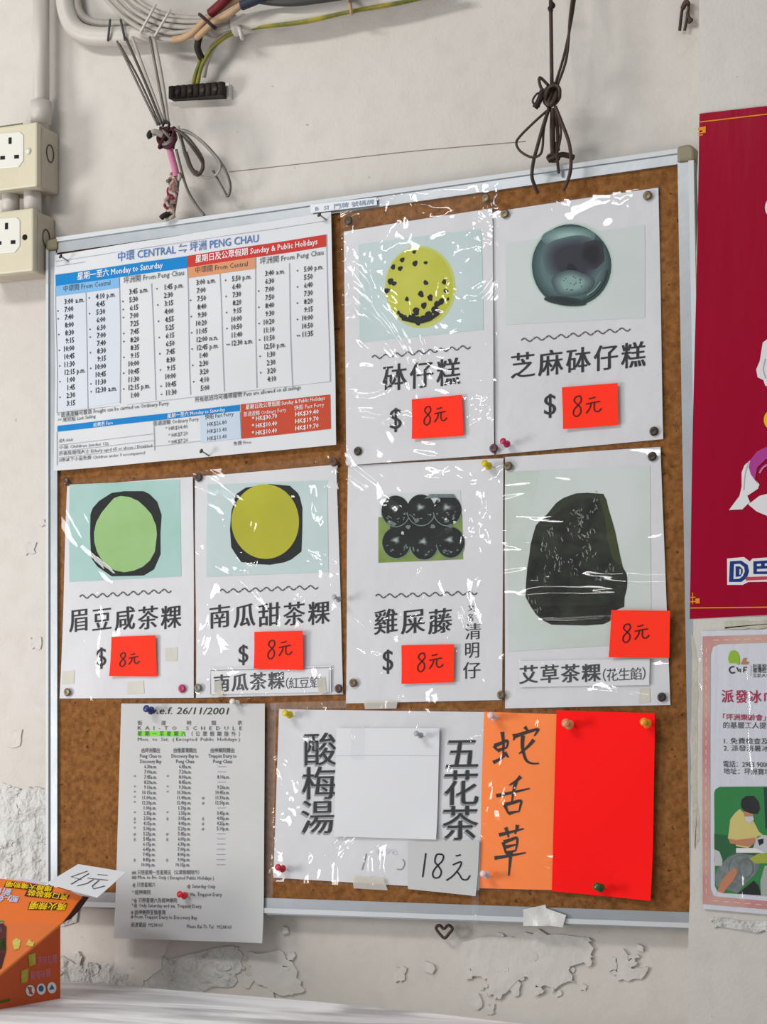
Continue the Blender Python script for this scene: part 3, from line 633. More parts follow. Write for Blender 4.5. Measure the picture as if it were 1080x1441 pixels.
# ------------------------------------------------------------------ papers on the board
def paper_root(name, sh, label, cat, group=None):
    c = np.mean([sh.c[0], sh.c[2]], axis=0); return empty(name, tuple(c), label, cat, group)
ML = lambda n, c: mat('print ' + n, c, 0.55, 0.12)
C_BG = mat('print pale aqua', (190, 210, 208), 0.55, 0.12, var=0.14, vscale=14, dark=(206, 219, 222))
C_BG2 = mat('print mint aqua', (158, 200, 188), 0.55, 0.12, var=0.2, vscale=10, dark=(184, 211, 211))
C_BG3 = mat('print faint grey green', (214, 221, 220), 0.55, 0.12, var=0.06, vscale=14)
C_BG4 = mat('print pale sage', (196, 207, 196), 0.55, 0.12, var=0.1, vscale=14, dark=(214, 222, 219))
C_BLACK = ML('near black', (22, 24, 25)); C_DISC = mat('print olive yellow', (187, 188, 50), 0.55, 0.12, var=0.2, vscale=22, dark=(202, 202, 84))
C_GREEN = mat('print soft green', (160, 198, 136), 0.55, 0.12, var=0.12, vscale=22, dark=(148, 190, 118)); C_YEL = mat('print pumpkin yellow', (186, 184, 44), 0.55, 0.12, var=0.12, vscale=24)
C_EDGE = ML('dark rim', (52, 72, 72)); C_BOWL = mat('print blue grey bowl', (104, 132, 134), 0.55, 0.12, var=0.4, vscale=26, dark=(72, 92, 96)); C_JELLY = mat('print dark jelly', (54, 54, 66), 0.55, 0.12, var=0.4, vscale=40)
C_LIGHTB = mat('print pale bowl light', (138, 168, 164), 0.55, 0.12, var=0.2, vscale=60); C_LEAF = mat('print leaf green', (142, 164, 86), 0.55, 0.12, var=0.3, vscale=60)
C_BALL = mat('print black ball', (14, 18, 18), 0.55, 0.12, var=1, vscale=70, dark=(28, 34, 32)); C_SHEEN = mat('print ball sheen', (128, 142, 140), 0.55, 0.12, var=0.4, vscale=140)
C_DUMP = mat('print dark green dumpling', (20, 22, 18), 0.5, 0.12, var=1, vscale=60, dark=(50, 54, 42)); C_DUMPL = mat('print olive dumpling edge', (66, 72, 40), 0.5, 0.12, var=0.3, vscale=40)
C_DUMPH = mat('print dumpling sheen', (186, 192, 182), 0.5, 0.12, var=0.7, vscale=150)
C_STAIN = mat('tape stain', (217, 213, 200), 0.5, 0.3, var=0.1, vscale=60)

def menu_sheet(label, quad, d, name, A, B, h, tl, dollar, printer, sleeve=None, filmm=None, amp=0.0006, ph=0.0, extra=None, curl=None, stains=()):
    sh = Sheet(quad, d, amp, 0.17, ph, curl); root = paper_root('menu_sheet', sh, label, 'menu sheet', 'laminated menu sheets')
    m = MB(); sh.grid(m, M_WHITE, 0, 16, thick=0.0003)
    if tl: sh.tilde(m, tl[0], tl[1], M_INK2)
    if name: sh.heading(m, name, A, B, h, M_INK, eps=0.0005, dx=0.024, dy=0.000, rise=0.12)
    if dollar:
        x0, x1, y0, y1 = dollar; v, f = glyphs('$', 3); v = brush(v, f, 0.016, -0.006); v[:, 0] = (v[:, 0]-v[:, 0].min())/np.ptp(v[:, 0]); v[:, 1] = (v[:, 1]-v[:, 1].min())/np.ptp(v[:, 1])*(y1-y0)
        sh.put(m, v, f, (x0, y1 + 1), (x1, y1 - 0.5), (0, -1), M_INK, 0.0005)
    for q in stains: sh.poly(m, q, C_STAIN, 0.0004)
    if extra: extra(sh, m)
    m.build('paper', root)
    m = MB(); printer(sh, m); m.build('photo_print', root)
    if sleeve: m = MB(); sh.grid(m, filmm or F_SOFT, 0.0022, 18, quad=sleeve); o = m.build('plastic_sleeve', root); o['label'] = 'clear glossy plastic sleeve'
    return sh

def soft(s, m, cx, cy, rx, ry, c0, c1, e0, n=6, inner=0.35, name='tone', **kw):
    """nested tones from c0 at the edge to c1 inside, like a soft spot in a printed picture"""
    for k in range(n):
        t = k/(n-1); f = 1 - (1 - inner)*t
        s.ellipse(m, cx, cy, rx*f, ry*f, ML('%s %d' % (name, k), tuple(round(a + (b-a)*t) for a, b in zip(c0, c1))), e0 + 0.00003*k, 30, **kw)
def pr_disc(s, m):
    s.poly(m, [(505, 344), (678, 322), (681, 464), (506, 482)], C_BG, 0.0003)
    s.ellipse(m, 592, 404, 50, 58, ML('soft disc edge', (198, 206, 118)), 0.0004)
    s.ellipse(m, 591, 403, 47, 54, C_DISC, 0.0005)
    for x, y, r in ((584, 355, 3), (567, 366, 4), (585, 371, 4.5), (554, 376, 4), (564, 378, 4), (550, 396, 5), (545, 409, 4.5), (555, 399, 4), (600, 398, 4), (593, 414, 5), (573, 421, 3.5), (606, 419, 5), (597, 430, 5), (616, 428, 5.5), (622, 424, 5), (626, 397, 4), (628, 410, 3.8), (631, 421, 2.5), (612, 436, 6), (586, 438, 6), (604, 443, 6), (596, 449, 6), (580, 447, 7), (588, 451, 7), (570, 448, 5.5), (565, 444, 4), (561, 440, 3), (616, 440, 5), (600, 370, 3)):
        s.ellipse(m, x, y, r, r*0.8, C_BLACK, 0.0006, 10, rot=r + x, wob=0.12)
    s.poly(m, [(563, 440), (572, 446), (590, 449), (610, 443), (618, 436), (619, 443), (606, 452), (590, 456), (575, 453), (565, 447)], C_BLACK, 0.00065)
Q1 = [(484, 326), (693, 293), (696, 640), (488, 655)]
menu_sheet('laminated menu sheet picturing a yellow steamed cake dotted with black beans, under the top frame', Q1, 0.0042, '砵仔糕', (541, 551), (646, 541), 36, ((523, 503), (663, 488)), (549, 566, 574, 608), pr_disc,
           [(480, 299), (703, 262), (700, 646), (487, 657)], F_WRINKLE, ph=0.4)

def pr_bowl(s, m):
    s.poly(m, [(712, 342), (908, 317), (908, 447), (712, 457)], C_BG3, 0.0003)
    soft(s, m, 805, 374, 60, 61, (206, 220, 212), (170, 194, 184), 0.0004, 4, 0.94, 'bowl halo')
    s.ellipse(m, 805, 374, 56, 57.5, C_EDGE, 0.00055, 40, wob=0.008); soft(s, m, 804.5, 372.5, 53.5, 54.5, (64, 86, 88), (92, 118, 120), 0.0006, 5, 0.8, 'bowl wall')
    soft(s, m, 801, 334, 38, 14, (98, 126, 126), (152, 184, 178), 0.00076, 5, 0.4, 'bowl light', rot=-0.05)
    soft(s, m, 808, 366, 43, 35, (84, 104, 108), (50, 50, 62), 0.00094, 6, 0.6, 'jelly', wob=0.04)
    soft(s, m, 834, 358, 18, 20, (50, 50, 60), (28, 28, 34), 0.00115, 4, 0.5, 'jelly dark', wob=0.08); s.ellipse(m, 805, 378, 7, 6, ML('jelly spot', (30, 30, 38)), 0.0013, wob=0.1)
    soft(s, m, 806, 399, 30, 18, (74, 92, 96), (136, 168, 162), 0.00132, 6, 0.5, 'jelly glow', wob=0.05)
    soft(s, m, 796, 424, 30, 6, (44, 58, 60), (34, 44, 46), 0.0015, 3, 0.5, 'bowl shade', rot=0.12)
    s.ring(m, 806, 375, 49, 50, 2.5, C_EDGE, 0.0016, 0.1, 1.3); s.ring(m, 806, 375, 46, 46, 1.6, C_LIGHTB, 0.00165, 0.5, 1.1)
    for k in range(14): s.ellipse(m, 795 + rnd.uniform(-8, 26), 398 + rnd.uniform(-10, 12), 1, 0.8, C_EDGE, 0.0017, 6)
Q2 = [(689, 299), (927, 264), (934, 618), (698, 640)]
menu_sheet('laminated sheet picturing dark jelly in a round blue grey bowl, nearest the top right corner', Q2, 0.0018, '芝麻砵仔糕', (721, 533), (907, 516), 34, ((733, 479), (888, 463)), (766, 783, 554, 588), pr_bowl,
           [(687, 297), (929, 262), (936, 620), (697, 643)], F_SOFT, ph=1.4)

def pr_egg(s, m):
    X = lambda p: [(60 + x/4.004, 640 + y/4.004) for x, y in p]
    s.poly(m, [(98.5, 682), (253.8, 675), (254.8, 811), (97.8, 819)], C_BG2, 0.0003)
    s.poly(m, X([(272, 335), (285, 300), (320, 260), (390, 215), (460, 205), (570, 205), (605, 222), (648, 265), (672, 340), (664, 440), (664, 560), (627, 645), (570, 680), (480, 683), (390, 685), (310, 630), (275, 580), (270, 450)]), C_BLACK, 0.0004)
    s.poly(m, X([(440, 232), (490, 238), (540, 260), (580, 296), (614, 335), (640, 400), (644, 450), (632, 545), (605, 594), (565, 630), (515, 652), (460, 662), (410, 652), (370, 630), (335, 594), (308, 545), (294, 490), (292, 440), (305, 380), (335, 325), (372, 280), (404, 244)]), C_GREEN, 0.0005)
Q3 = [(95, 684), (272, 671), (273, 982), (84, 983)]
menu_sheet('laminated menu sheet picturing a pale green dumpling on a black leaf, beside the left frame', Q3, 0.0018, '眉豆咸茶粿', (99, 889), (253, 884), 31, ((112, 840), (241, 831)), (136, 150, 911, 941), pr_egg,
           [(90, 676), (274, 663), (276, 985), (83, 986)], F_SOFT, ph=2.2, stains=[[(233, 912), (250, 911), (250, 930), (233, 930)], [(180, 960), (203, 958), (204, 976), (180, 977)], [(88, 945), (105, 943), (104, 962), (87, 963)]])

def pr_pumpkin(s, m):
    X = lambda p: [(260 + x/4.004, 640 + y/4.004) for x, y in p]
    s.poly(m, [(292.5, 682), (461.5, 676), (462.5, 805), (291, 812)], C_BG, 0.0003)
    s.poly(m, X([(265, 320), (282, 260), (286, 225), (345, 185), (480, 165), (595, 175), (640, 215), (652, 240), (666, 300), (664, 420), (658, 545), (600, 590), (560, 606), (480, 620), (400, 616), (320, 605), (285, 555), (264, 520), (257, 420)]), C_BLACK, 0.0004)
    s.ellipse(m, 373.8, 734, 47.5, 52.5, C_YEL, 0.0005, 40)
Q4 = [(275, 671), (474, 654), (483, 977), (276, 982)]
menu_sheet('laminated menu sheet picturing a round yellow dumpling on a black leaf, below the timetable corner', Q4, 0.0022, '南瓜甜茶粿', (296, 884), (462, 878), 31, ((309, 832), (448, 826)), (336, 350, 907, 936), pr_pumpkin,
           [(274, 664), (477, 640), (485, 981), (275, 985)], F_WRINKLE, ph=3.1)

def pr_balls(s, m):
    X = lambda x, y: (470 + x/3.896, 630 + y/3.896)
    s.poly(m, [(534, 696), (649, 690), (651.7, 787), (533, 792)], C_BG3, 0.0003); s.poly(m, [(533, 728), (651, 724), (651.7, 787), (533, 792)], C_LEAF, 0.0004)
    s.poly(m, [X(300, 340), X(650, 330), X(650, 540), X(320, 540)], C_BALL, 0.0005)
    for n_b, (x, y) in enumerate(((340, 348), (480, 342), (625, 343), (345, 522), (495, 530), (640, 520))):
        c = X(x, y); e = 0.0006 + 0.00006*n_b; s.ellipse(m, *c, 20, 22, C_BALL, e); s.ring(m, *c, 20, 22, 1.1, ML('glassy rim', (120, 146, 132)), e + 0.00002, 0.3, 3.0)
        soft(s, m, c[0] - 1, c[1] - 4, 7, 5.5, (44, 52, 50), (170, 182, 180), e + 0.00003, 4, 0.35, 'ball sheen', wob=0.2)
        for k in range(10): g = rnd.uniform(0.2, 2.9); r_ = rnd.uniform(11, 17); s.ellipse(m, c[0] + r_*math.cos(g), c[1] + r_*math.sin(g), rnd.uniform(0.8, 2.6), rnd.uniform(0.6, 1.4), C_SHEEN, e + 0.00014, 8, rot=g + 1.5, wob=0.25)
    for x, y in ((310, 410), (330, 420), (410, 435), (455, 400), (545, 432), (640, 430), (620, 400)): s.ellipse(m, *X(x, y), 3.6, 3, C_SHEEN, 0.0012, 9, wob=0.2)
    s.poly(m, [X(500, 280), X(530, 255), X(660, 255), X(690, 300), X(670, 275), X(560, 275)], C_SHEEN, 0.0012)
def ex_balls(s, m):
    for ch, b_ in (('又', (658.7, 852, 667.6, 860)), ('名', (658, 864, 666.5, 874)), ('清', (656, 878, 676, 900)), ('明', (655, 904.5, 674, 926)), ('仔', (653.5, 932.5, 675.5, 955))): s.char(m, ch, b_, M_INK, 0.0005, 0.006, -0.008, 0.05, 3)
Q5 = [(490, 655), (709, 645), (707, 985), (487, 990)]
menu_sheet('laminated sheet picturing six glossy black balls on green leaf, middle of the board', Q5, 0.0018, '雞屎藤', (529, 892), (634, 891), 33, ((528.5, 839), (672, 834)), (539, 554, 914, 948), pr_balls,
           [(489, 652), (711, 643), (710, 988), (486, 993)], F_WRINKLE, ph=4.0, extra=ex_balls)

def pr_ngai(s, m):
    X = lambda p: [(690 + x/3.697, 620 + y/3.697) for x, y in p]
    s.poly(m, [(712, 664), (916, 655), (917, 905), (716, 917)], mat('print sage to white', (224, 227, 229), 0.55, 0.12, var=0.1, vscale=6, dark=(200, 212, 204)), 0.0003)
    s.poly(m, [(712, 664), (760, 662), (740, 750), (742, 850), (800, 885), (862, 880), (858, 908), (716, 917)], C_BG4, 0.0004)
    out = [(300, 380), (345, 325), (380, 300), (420, 285), (450, 275), (510, 272), (592, 278), (608, 310), (620, 360), (634, 405), (652, 470), (668, 550), (680, 610), (692, 660), (710, 690), (716, 725), (712, 770), (700, 815), (698, 865), (660, 880), (622, 940), (590, 955), (500, 962), (400, 960), (320, 958), (275, 935), (240, 905), (210, 860), (185, 812), (188, 740), (195, 660), (205, 600), (212, 540), (225, 490), (240, 440)]
    s.poly(m, X(out), C_DUMP, 0.0005)
    s.poly(m, X([(592, 278), (620, 360), (652, 470), (680, 610), (692, 660), (640, 620), (612, 520), (600, 400), (570, 300)]), C_DUMPL, 0.0006)
    s.poly(m, X([(300, 380), (380, 300), (450, 275), (592, 278), (590, 300), (450, 305), (390, 340), (310, 410)]), ML('dumpling upper face', (50, 56, 40)), 0.0006)
    rn = random.Random(4)
    for k in range(150):
        cx, cy = rn.choice([(460, 380), (480, 400), (550, 340), (530, 540), (520, 580), (350, 590), (370, 640), (450, 650), (560, 700), (620, 690), (280, 560), (230, 860), (300, 690), (330, 460), (430, 470), (500, 490)])
        x, y = cx + rn.gauss(0, 22), cy + rn.gauss(0, 28); l = rn.uniform(6, 26); a = rn.gauss(1.5, 0.45)
        p = X([(x - l*0.5*math.cos(a), y - l*0.5*math.sin(a)), (x + rn.uniform(-5, 5), y), (x + l*0.5*math.cos(a), y + l*0.5*math.sin(a))]); s.stroke(m, p, rn.uniform(0.4, 1.2), C_DUMPH, 0.0009, sub=3)
Q6 = [(711, 643), (930, 629), (944, 992), (711, 997)]
S6 = menu_sheet('laminated menu sheet filled by a big dark green dumpling photo, beside the right frame', Q6, 0.0020, None, None, None, 0, None, None, pr_ngai,
           [(709, 642), (931, 627), (945, 994), (709, 1000)], F_RIPPLE, ph=5.0, stains=[[(901, 969), (915, 968), (916, 988), (900, 990)]])

# name strips taped on two of the sheets
def name_strip(label, quad, border, big, bigbox, small, smallbox, d):
    sh = Sheet(quad, d, 0.0002); root = paper_root('name_strip', sh, label, 'name strip', 'name strips taped on menu sheets')
    m = MB(); sh.grid(m, M_CARD, 0, 8, thick=0.0003)
    if border:
        (a, b_, c, e) = quad; k = 2.5
        sh.stroke(m, [(a[0]+k, e[1]), (a[0]+k, a[1]+k), (b_[0]-k, b_[1]+k), (c[0]-k, c[1])], 1.1, M_FAINT, 0.0004, sub=1)
    (A, B, h) = bigbox; sh.heading(m, big, A, B, h, M_INK, eps=0.0004, dx=0.034, dy=0.010, rise=0.08, gap=0.22)
    (A, B, h) = smallbox; sh.heading(m, small, A, B, h, M_INK, eps=0.0004, dx=0.002, dy=-0.006, rise=0.05, gap=0.10)
    m.build('strip_paper', root)
    xs = [q[0] for q in quad]; ys = [q[1] for q in quad]
    m = MB(); sh.grid(m, F_TAPE, 0.0008, 6, quad=[(quad[0][0]-6, quad[0][1]-4), (quad[1][0]+5, quad[1][1]-4), (quad[2][0]+5, quad[2][1]+3), (quad[3][0]-6, quad[3][1]+3)]); o = m.build('clear_tape', root)
name_strip('white strip reading 南瓜茶粿(紅豆餡) taped across the foot of the yellow dumpling sheet', [(294, 941), (466, 937), (466, 974), (296, 977)], True, '南瓜茶粿', ((302, 974), (399, 969), 23), '（紅豆餡）', ((393, 970), (464, 967), 15), 0.0046)
name_strip('white strip reading 艾草茶粿(花生餡) taped below the big dark green dumpling', [(730, 930), (915, 927), (914, 964), (732, 967)], False, '艾草茶粿', ((733, 962), (844, 959), 24), '（花生餡）', ((838, 959.5), (920, 956), 17), 0.0044)

# fluorescent price notes, each handwritten 8元
EIGHT = [(0.26, 0.04), (0.12, 0.08), (0.06, 0.25), (0.16, 0.42), (0.27, 0.58), (0.27, 0.82), (0.15, 0.97), (0.04, 0.86), (0.06, 0.64), (0.19, 0.46), (0.30, 0.25), (0.26, 0.04)]
YUAN = [[(0.55, 0.20), (0.66, 0.19), (0.77, 0.15)], [(0.46, 0.44), (0.66, 0.40), (0.93, 0.36)], [(0.62, 0.43), (0.59, 0.62), (0.46, 0.86)], [(0.74, 0.40), (0.73, 0.66), (0.78, 0.80), (0.89, 0.80), (0.98, 0.68)]]
def price_note(label, quad, box, d, curl=((3, 0.03, 0.002),)):
    sh = Sheet(quad, d, 0.0002, curl=list(curl)); m = MB(); sh.grid(m, M_NOTE, 0, 8, thick=0.00025); x0, y0, x1, y1 = box
    f = lambda p: [(x0 + (x1-x0)*a, y0 + (y1-y0)*(b_ - 0.10*(a-0.5))) for a, b_ in p]
    sh.stroke(m, f(EIGHT), 1.8, M_PEN, 0.0005)
    for st in YUAN: sh.stroke(m, f(st), 1.8, M_PEN, 0.0005)
    tag(m.build('price_note'), label, 'price note', 'fluorescent price notes')
price_note('red orange price note on the yellow bean cake sheet', [(579.5, 562), (650.5, 555.5), (653, 613), (580.5, 618)], (596, 570, 630, 598), 0.0082)
price_note('red orange price note on the dark bowl jelly sheet', [(791, 545), (869.7, 539), (870.8, 598), (793.4, 604)], (806, 555, 848, 586), 0.0060)
price_note('red orange price note on the pale green dumpling sheet', [(157, 896), (219, 894), (221, 952), (154.5, 951.5)], (168, 917, 197, 938), 0.0060)
price_note('red orange price note on the yellow dumpling sheet', [(358, 889), (426, 887.5), (427, 943), (358, 941)], (376, 899, 412, 927), 0.0082)
price_note('red orange price note on the six black balls sheet', [(565, 908), (639.5, 906.5), (639, 960), (566, 962.5)], (587, 917, 625, 945), 0.0060)
price_note('red orange price note sticking out past the big dark dumpling sheet near the frame', [(861, 858.5), (943.5, 859.5), (942.5, 926), (857.8, 925)], (876, 876, 915, 904), 0.0082)

# ferry timetable
C_BLUE = ML('timetable blue', (24, 134, 206)); C_LB = ML('timetable light blue', (130, 186, 232)); C_REDB = ML('timetable red', (206, 60, 54)); C_OR = ML('timetable orange', (222, 154, 112)); C_RUSTB = ML('timetable rust', (200, 78, 54))
C_PB = ML('timetable pale blue', (200, 214, 230)); C_TITLE = ML('timetable title blue', (84, 126, 190)); C_PW = ML('timetable white', (238, 238, 240)); C_COLB = mat('timetable tinted column', (216, 222, 232), 0.45, 0.3, bump=0.0012, bscale=14)
QT = [(77, 359), (466, 298), (474, 626), (77, 663)]
TT = Sheet(QT, 0.0075, 0.0007, 0.11, 0.3, [(3, 0.05, 0.002)])
mb = MB(); TT.grid(mb, M_TT, 0, 26, thick=0.0003)
TT.poly(mb, [(79.5, 418), (168, 405), (170, 566), (80.5, 581)], C_COLB, 0.0003)
for q, m in (([(78.7, 387), (263.7, 360.3), (263.7, 376.8), (79.4, 403)], C_BLUE), ([(79.4, 403), (168.3, 390.5), (168.3, 405), (80, 417)], C_LB), ([(264, 360), (459.7, 330), (459.7, 347), (264, 376.4)], C_REDB), ([(264, 376.4), (359.5, 361.8), (360, 378), (264.3, 391)], C_OR),
             ([(81.4, 599.4), (337.7, 569.5), (337.7, 578), (81.5, 607.7)], C_BLUE), ([(338.8, 569), (465, 555.2), (466.6, 603.7), (341, 617.4)], C_RUSTB), ([(281, 585), (338, 578.6), (340, 617), (282.4, 623)], C_PB)):
    n = 8; (a, b_, c, e) = [np.array(p) for p in q]
    for i in range(n): TT.poly(mb, [a+(b_-a)*i/n, a+(b_-a)*(i+1)/n, e+(c-e)*(i+1)/n, e+(c-e)*i/n], m, 0.0005)
t = lambda s_, A, B, h, m, bold=0.0, res=1: TT.text(mb, s_, A, B, h, m, 0.0008, bold, res)
t('中環 CENTRAL ⇋ 坪洲 PENG CHAU', (167, 367.5), (364, 340.5), 10.5, C_TITLE, 0.006, 2)
t('星期一至六 Monday to Saturday', (109.5, 393.5), (230, 376.8), 7.8, C_PW, 0.018); t('星期日及公眾假期 Sunday & Public Holidays', (275.3, 369), (447.4, 343.6), 7.8, C_PW, 0.018)
t('中環開 From Central', (90.6, 410.5), (155.7, 401), 6.6, M_INK2); t('坪洲開 From Peng Chau', (174.5, 398.8), (258.6, 387), 7.2, M_INK2)
t('中環開 From Central', (275, 384), (349, 374.6), 7, M_INK2); t('坪洲開 From Peng Chau', (365.8, 371.8), (455.5, 358.6), 7.4, M_INK2)
for a, b_ in (((79.4, 403), (80.5, 581)), ((121.5, 412), (124.5, 575)), ((168.4, 391), (170.3, 568)), ((214, 399), (219.8, 563)), ((263.8, 376), (269, 556)), ((309.6, 385), (316.4, 551)), ((359.8, 362), (361.4, 546)), ((407, 370), (412, 542)), ((459.7, 330), (465, 537)), ((217, 600), (218, 634)), ((81, 608), (82, 655)), ((338, 580), (340, 617))):
    TT.stroke(mb, [a, ((a[0]+b_[0])/2, (a[1]+b_[1])/2), b_], 0.8, M_FAINT, 0.0007, sub=4)
for a, b_ in (((80, 581), (465, 537)), ((84, 626.5), (217, 610.5)), ((84, 635.5), (217, 620)), ((84, 644.5), (282, 620.5)), ((79, 350 + 18), (459, 311)), ((79, 357 + 18), (120, 368.5))):
    TT.stroke(mb, [np.array(a) + (np.array(b_) - np.array(a))*k/6 for k in range(7)], 0.5, M_FAINT, 0.0006, sub=1)
SL = lambda y: -0.154 + (y - 330)/300*0.064
_v0 = glyphs('7:00', 1)[0]; W70 = np.ptp(_v0[:, 0])
def timecol(x0, y0, x1, y1, rows, h=7.2):
    n = len(rows)
    for i, r_ in enumerate(rows):
        xr = x0 + (x1-x0)*i/(n-1); y = y0 + (y1-y0)*i/(n-1); star = r_.count('*'); r_ = r_.strip('*'); p_ = r_.split(' ', 1); wd = np.ptp(glyphs(p_[0], 1)[0][:, 0])/W70*12.2; sl = SL(y)
        t(p_[0], (xr - wd, y - sl*wd), (xr, y), h, M_INK, 0.022)
        if len(p_) > 1: t(p_[1], (xr + 3, y + 3*sl), (xr + 15, y + 15*sl), h, M_INK, 0.012)
        for k in range(star): TT.ellipse(mb, xr - 21.5 + 2.6*k, y + 3 - 3.0, 1.0, 1.2, M_INK2, 0.0008, 7)
timecol(104, 427, 106, 570, ['3:00 a.m.', '*7:00', '*7:40', '8:00', '*8:30', '9:15', '*10:00', '10:45', '*11:30', '12:15 p.m.', '*1:00', '1:45', '*2:30', '3:15'])
timecol(147.5, 419.5, 150.4, 551.5, ['*4:10 p.m.', '4:45', '*5:30', '6:00', '*6:30', '*7:00', '7:40', '*8:30', '9:15', '*10:00', '10:45', '*11:30', '*12:30 a.m.'])
timecol(194.3, 413, 196.5, 559, ['3:45 a.m.', '*5:30', '*6:15', '*7:00', '7:25', '*7:45', '*8:20', '8:35', '*9:15', '10:00', '*10:45', '11:30', '*12:15 p.m.', '1:00'])
timecol(243, 406.5, 249, 555, ['*1:45 p.m.', '2:30', '*3:15', '4:00', '*4:55', '5:25', '*6:15', '6:50', '*7:45', '8:30', '*9:15', '10:00', '*10:45', '*11:30'])
timecol(288.3, 399.5, 295.6, 549, ['3:00 a.m.', '7:00', '*7:50', '8:40', '*9:30', '10:20', '*11:05', '12:00 n.n.', '*12:45 p.m.', '1:40', '*2:30', '3:20', '*4:10', '5:00'])
timecol(339, 394.5, 341.6, 485, ['*5:50 p.m.', '6:40', '*7:30', '8:20', '*9:15', '10:00', '*10:50', '11:40', '**12:30 a.m.'])
timecol(385.6, 386.8, 388.8, 536, ['3:40 a.m.', '6:30', '*7:00', '7:50', '*8:40', '9:30', '*10:20', '11:10', '*11:50', '12:50 p.m.', '*1:30', '2:30', '*3:20', '4:10'])
timecol(440, 380.8, 441, 472.7, ['*5:00 p.m.', '5:50', '*6:40', '7:30', '*8:20', '9:15', '*10:00', '10:50', '**11:35'])
t('* 普通渡輪可載貨 Freight can be carried on Ordinary Ferry', (81.4, 587.5), (237.6, 570), 5.4, M_INK); t('** 尾班船 Last Sailing', (82, 594.5), (135, 588), 4.8, M_INK)
t('所有航班均可攜帶寵物 Pets are allowed on all sailings', (275, 566), (423.5, 547.7), 5.6, M_INK)
t('船費表 Fare', (132, 600.5), (160, 597), 4.2, C_PW, 0.01); t('星期一至六 Monday to Saturday', (235.6, 588), (317.5, 578.6), 4.6, C_PW, 0.014)
t('星期日及公眾假期 Sunday & Public Holidays', (346, 575.8), (458, 562.8), 5.2, C_PW, 0.012); t('普通渡輪 Ordinary Ferry', (343, 586), (402.7, 579), 5.2, C_PW); t('快船 Fast Ferry', (414.4, 577), (457, 572), 5.4, C_PW)
for i, (a, b_) in enumerate((('* HK$30.70', 'HK$39.40'), ('* HK$10.40', 'HK$19.70'), ('* HK$10.40', 'HK$19.70'))):
    t(a, (354.8, 592.6 + 10.2*i), (390, 588 + 10.2*i), 6, C_PW, 0.02); t(b_, (416, 586 + 9.9*i), (449.5, 582 + 9.9*i), 6, C_PW, 0.02)
t('普通渡輪 Ordinary Ferry', (215.8, 599), (279.5, 592), 5.2, M_INK2); t('快船 Fast Ferry', (289, 590), (329, 585), 5.4, M_INK2)
for i, (a, b_) in enumerate((('* HK$14.40', 'HK$26.80'), ('* HK$7.20', 'HK$13.40'), ('* HK$7.20', 'HK$13.40'))):
    t(a, (232.7 + 4*(i > 0), 606 + 9.6*i), (263.7, 602.4 + 9.6*i), 5.2, M_INK2); t(b_, (292, 600.2 + 10*i), (319.6, 596.8 + 10*i), 5.6, M_INK2)
t('成人 Adult', (84, 623), (103, 620.5), 4, M_INK2); t('小童 Children (under 12)', (84, 632), (152.7, 626), 4, M_INK2); t('長者及傷殘人士 Elderly aged 65 or above / Disabled', (84, 641), (214, 629), 4.2, M_INK2); t('3歲以下小童免費 Children under 3 accompanied', (84.4, 650), (204, 639), 4.2, M_INK2); t('免費 Free', (329, 627), (353.7, 624), 4.4, M_INK2)
tag(mb.build('ferry_timetable'), 'big white ferry timetable with blue and red headings in the upper left of the board', 'timetable')

# old copied ferry schedule, hanging over the lower frame
QK = [(171, 990), (373, 990), (371, 1327), (161, 1320)]
KT = Sheet(QK, 0.0062, 0.0007, 0.2, 1.0, [(2, 0.06, 0.004), (3, 0.06, 0.003)])
mb = MB(); KT.grid(mb, M_GREYP, 0, 16, thick=0.0003)
t = lambda s_, A, B, h, m=M_INK2, bold=0.0, slant=0.0, res=1: KT.text(mb, s_, A, B, h, m, 0.0006, bold, res, slant)
t('w.e.f. 26/11/2001', (209, 1004.5), (323, 1005.5), 9.5, M_INK, 0.0, 0.2, 2)
for ch, x in zip('街渡時間表', (197, 230, 266, 301, 338)): KT.char(mb, ch, (x - 2.8, 1014.4, x + 2.8, 1020.4), M_INK2, 0.0006, 0.006, 0.006, 0, 1)
KT.poly(mb, [(193.6, 1028.6), (260, 1029.2), (260, 1036.3), (193.6, 1036)], ML('green highlighter', (132, 226, 70)), 0.0003)
t('K  A  I  -  T  O     S  C  H  E  D  U  L  E', (194, 1026.8), (341, 1027.5), 5); t('星  期  一  至  星  期  六  （  公  眾  假  期  除  外  ）', (194, 1035), (338, 1035.6), 5, bold=0.01); t('Mon.  to  Sat.  ( Excepted  Public  Holidays )', (194, 1042.6), (338, 1042.6), 4.6)
for x0, x1, ls in ((197, 227, ('由坪洲開出', 'Peng Chau to', 'Discovery Bay')), (241, 279, ('由愉景灣開出', 'Discovery Bay to', 'Peng Chau')), (293, 333, ('由神樂院開出', 'Trappist Dairy to', 'Peng Chau'))):
    mid = (x0+x1)/2
    for k, l in enumerate(ls): wd = (x1-x0)*(0.84, 1.0, 0.98 if x0 < 200 else 0.66)[k]; t(l, (mid - wd/2, 1058.6 + 7.6*k), (mid + wd/2, 1058.8 + 7.6*k), 5, bold=0.012)
c1 = '6.30a.m. 7.00a.m. *7.45a.m. 8.20a.m. *9.10a.m. *10.15a.m. *11.00a.m. *12.20p.m. 1.00p.m. *2.35p.m. @2.50p.m. *4.15p.m. *5.00p.m. #5.25p.m. @5.45p.m. 6.15p.m. 6.45p.m. 7.45p.m. @8.45p.m. 10.00p.m.'.split()
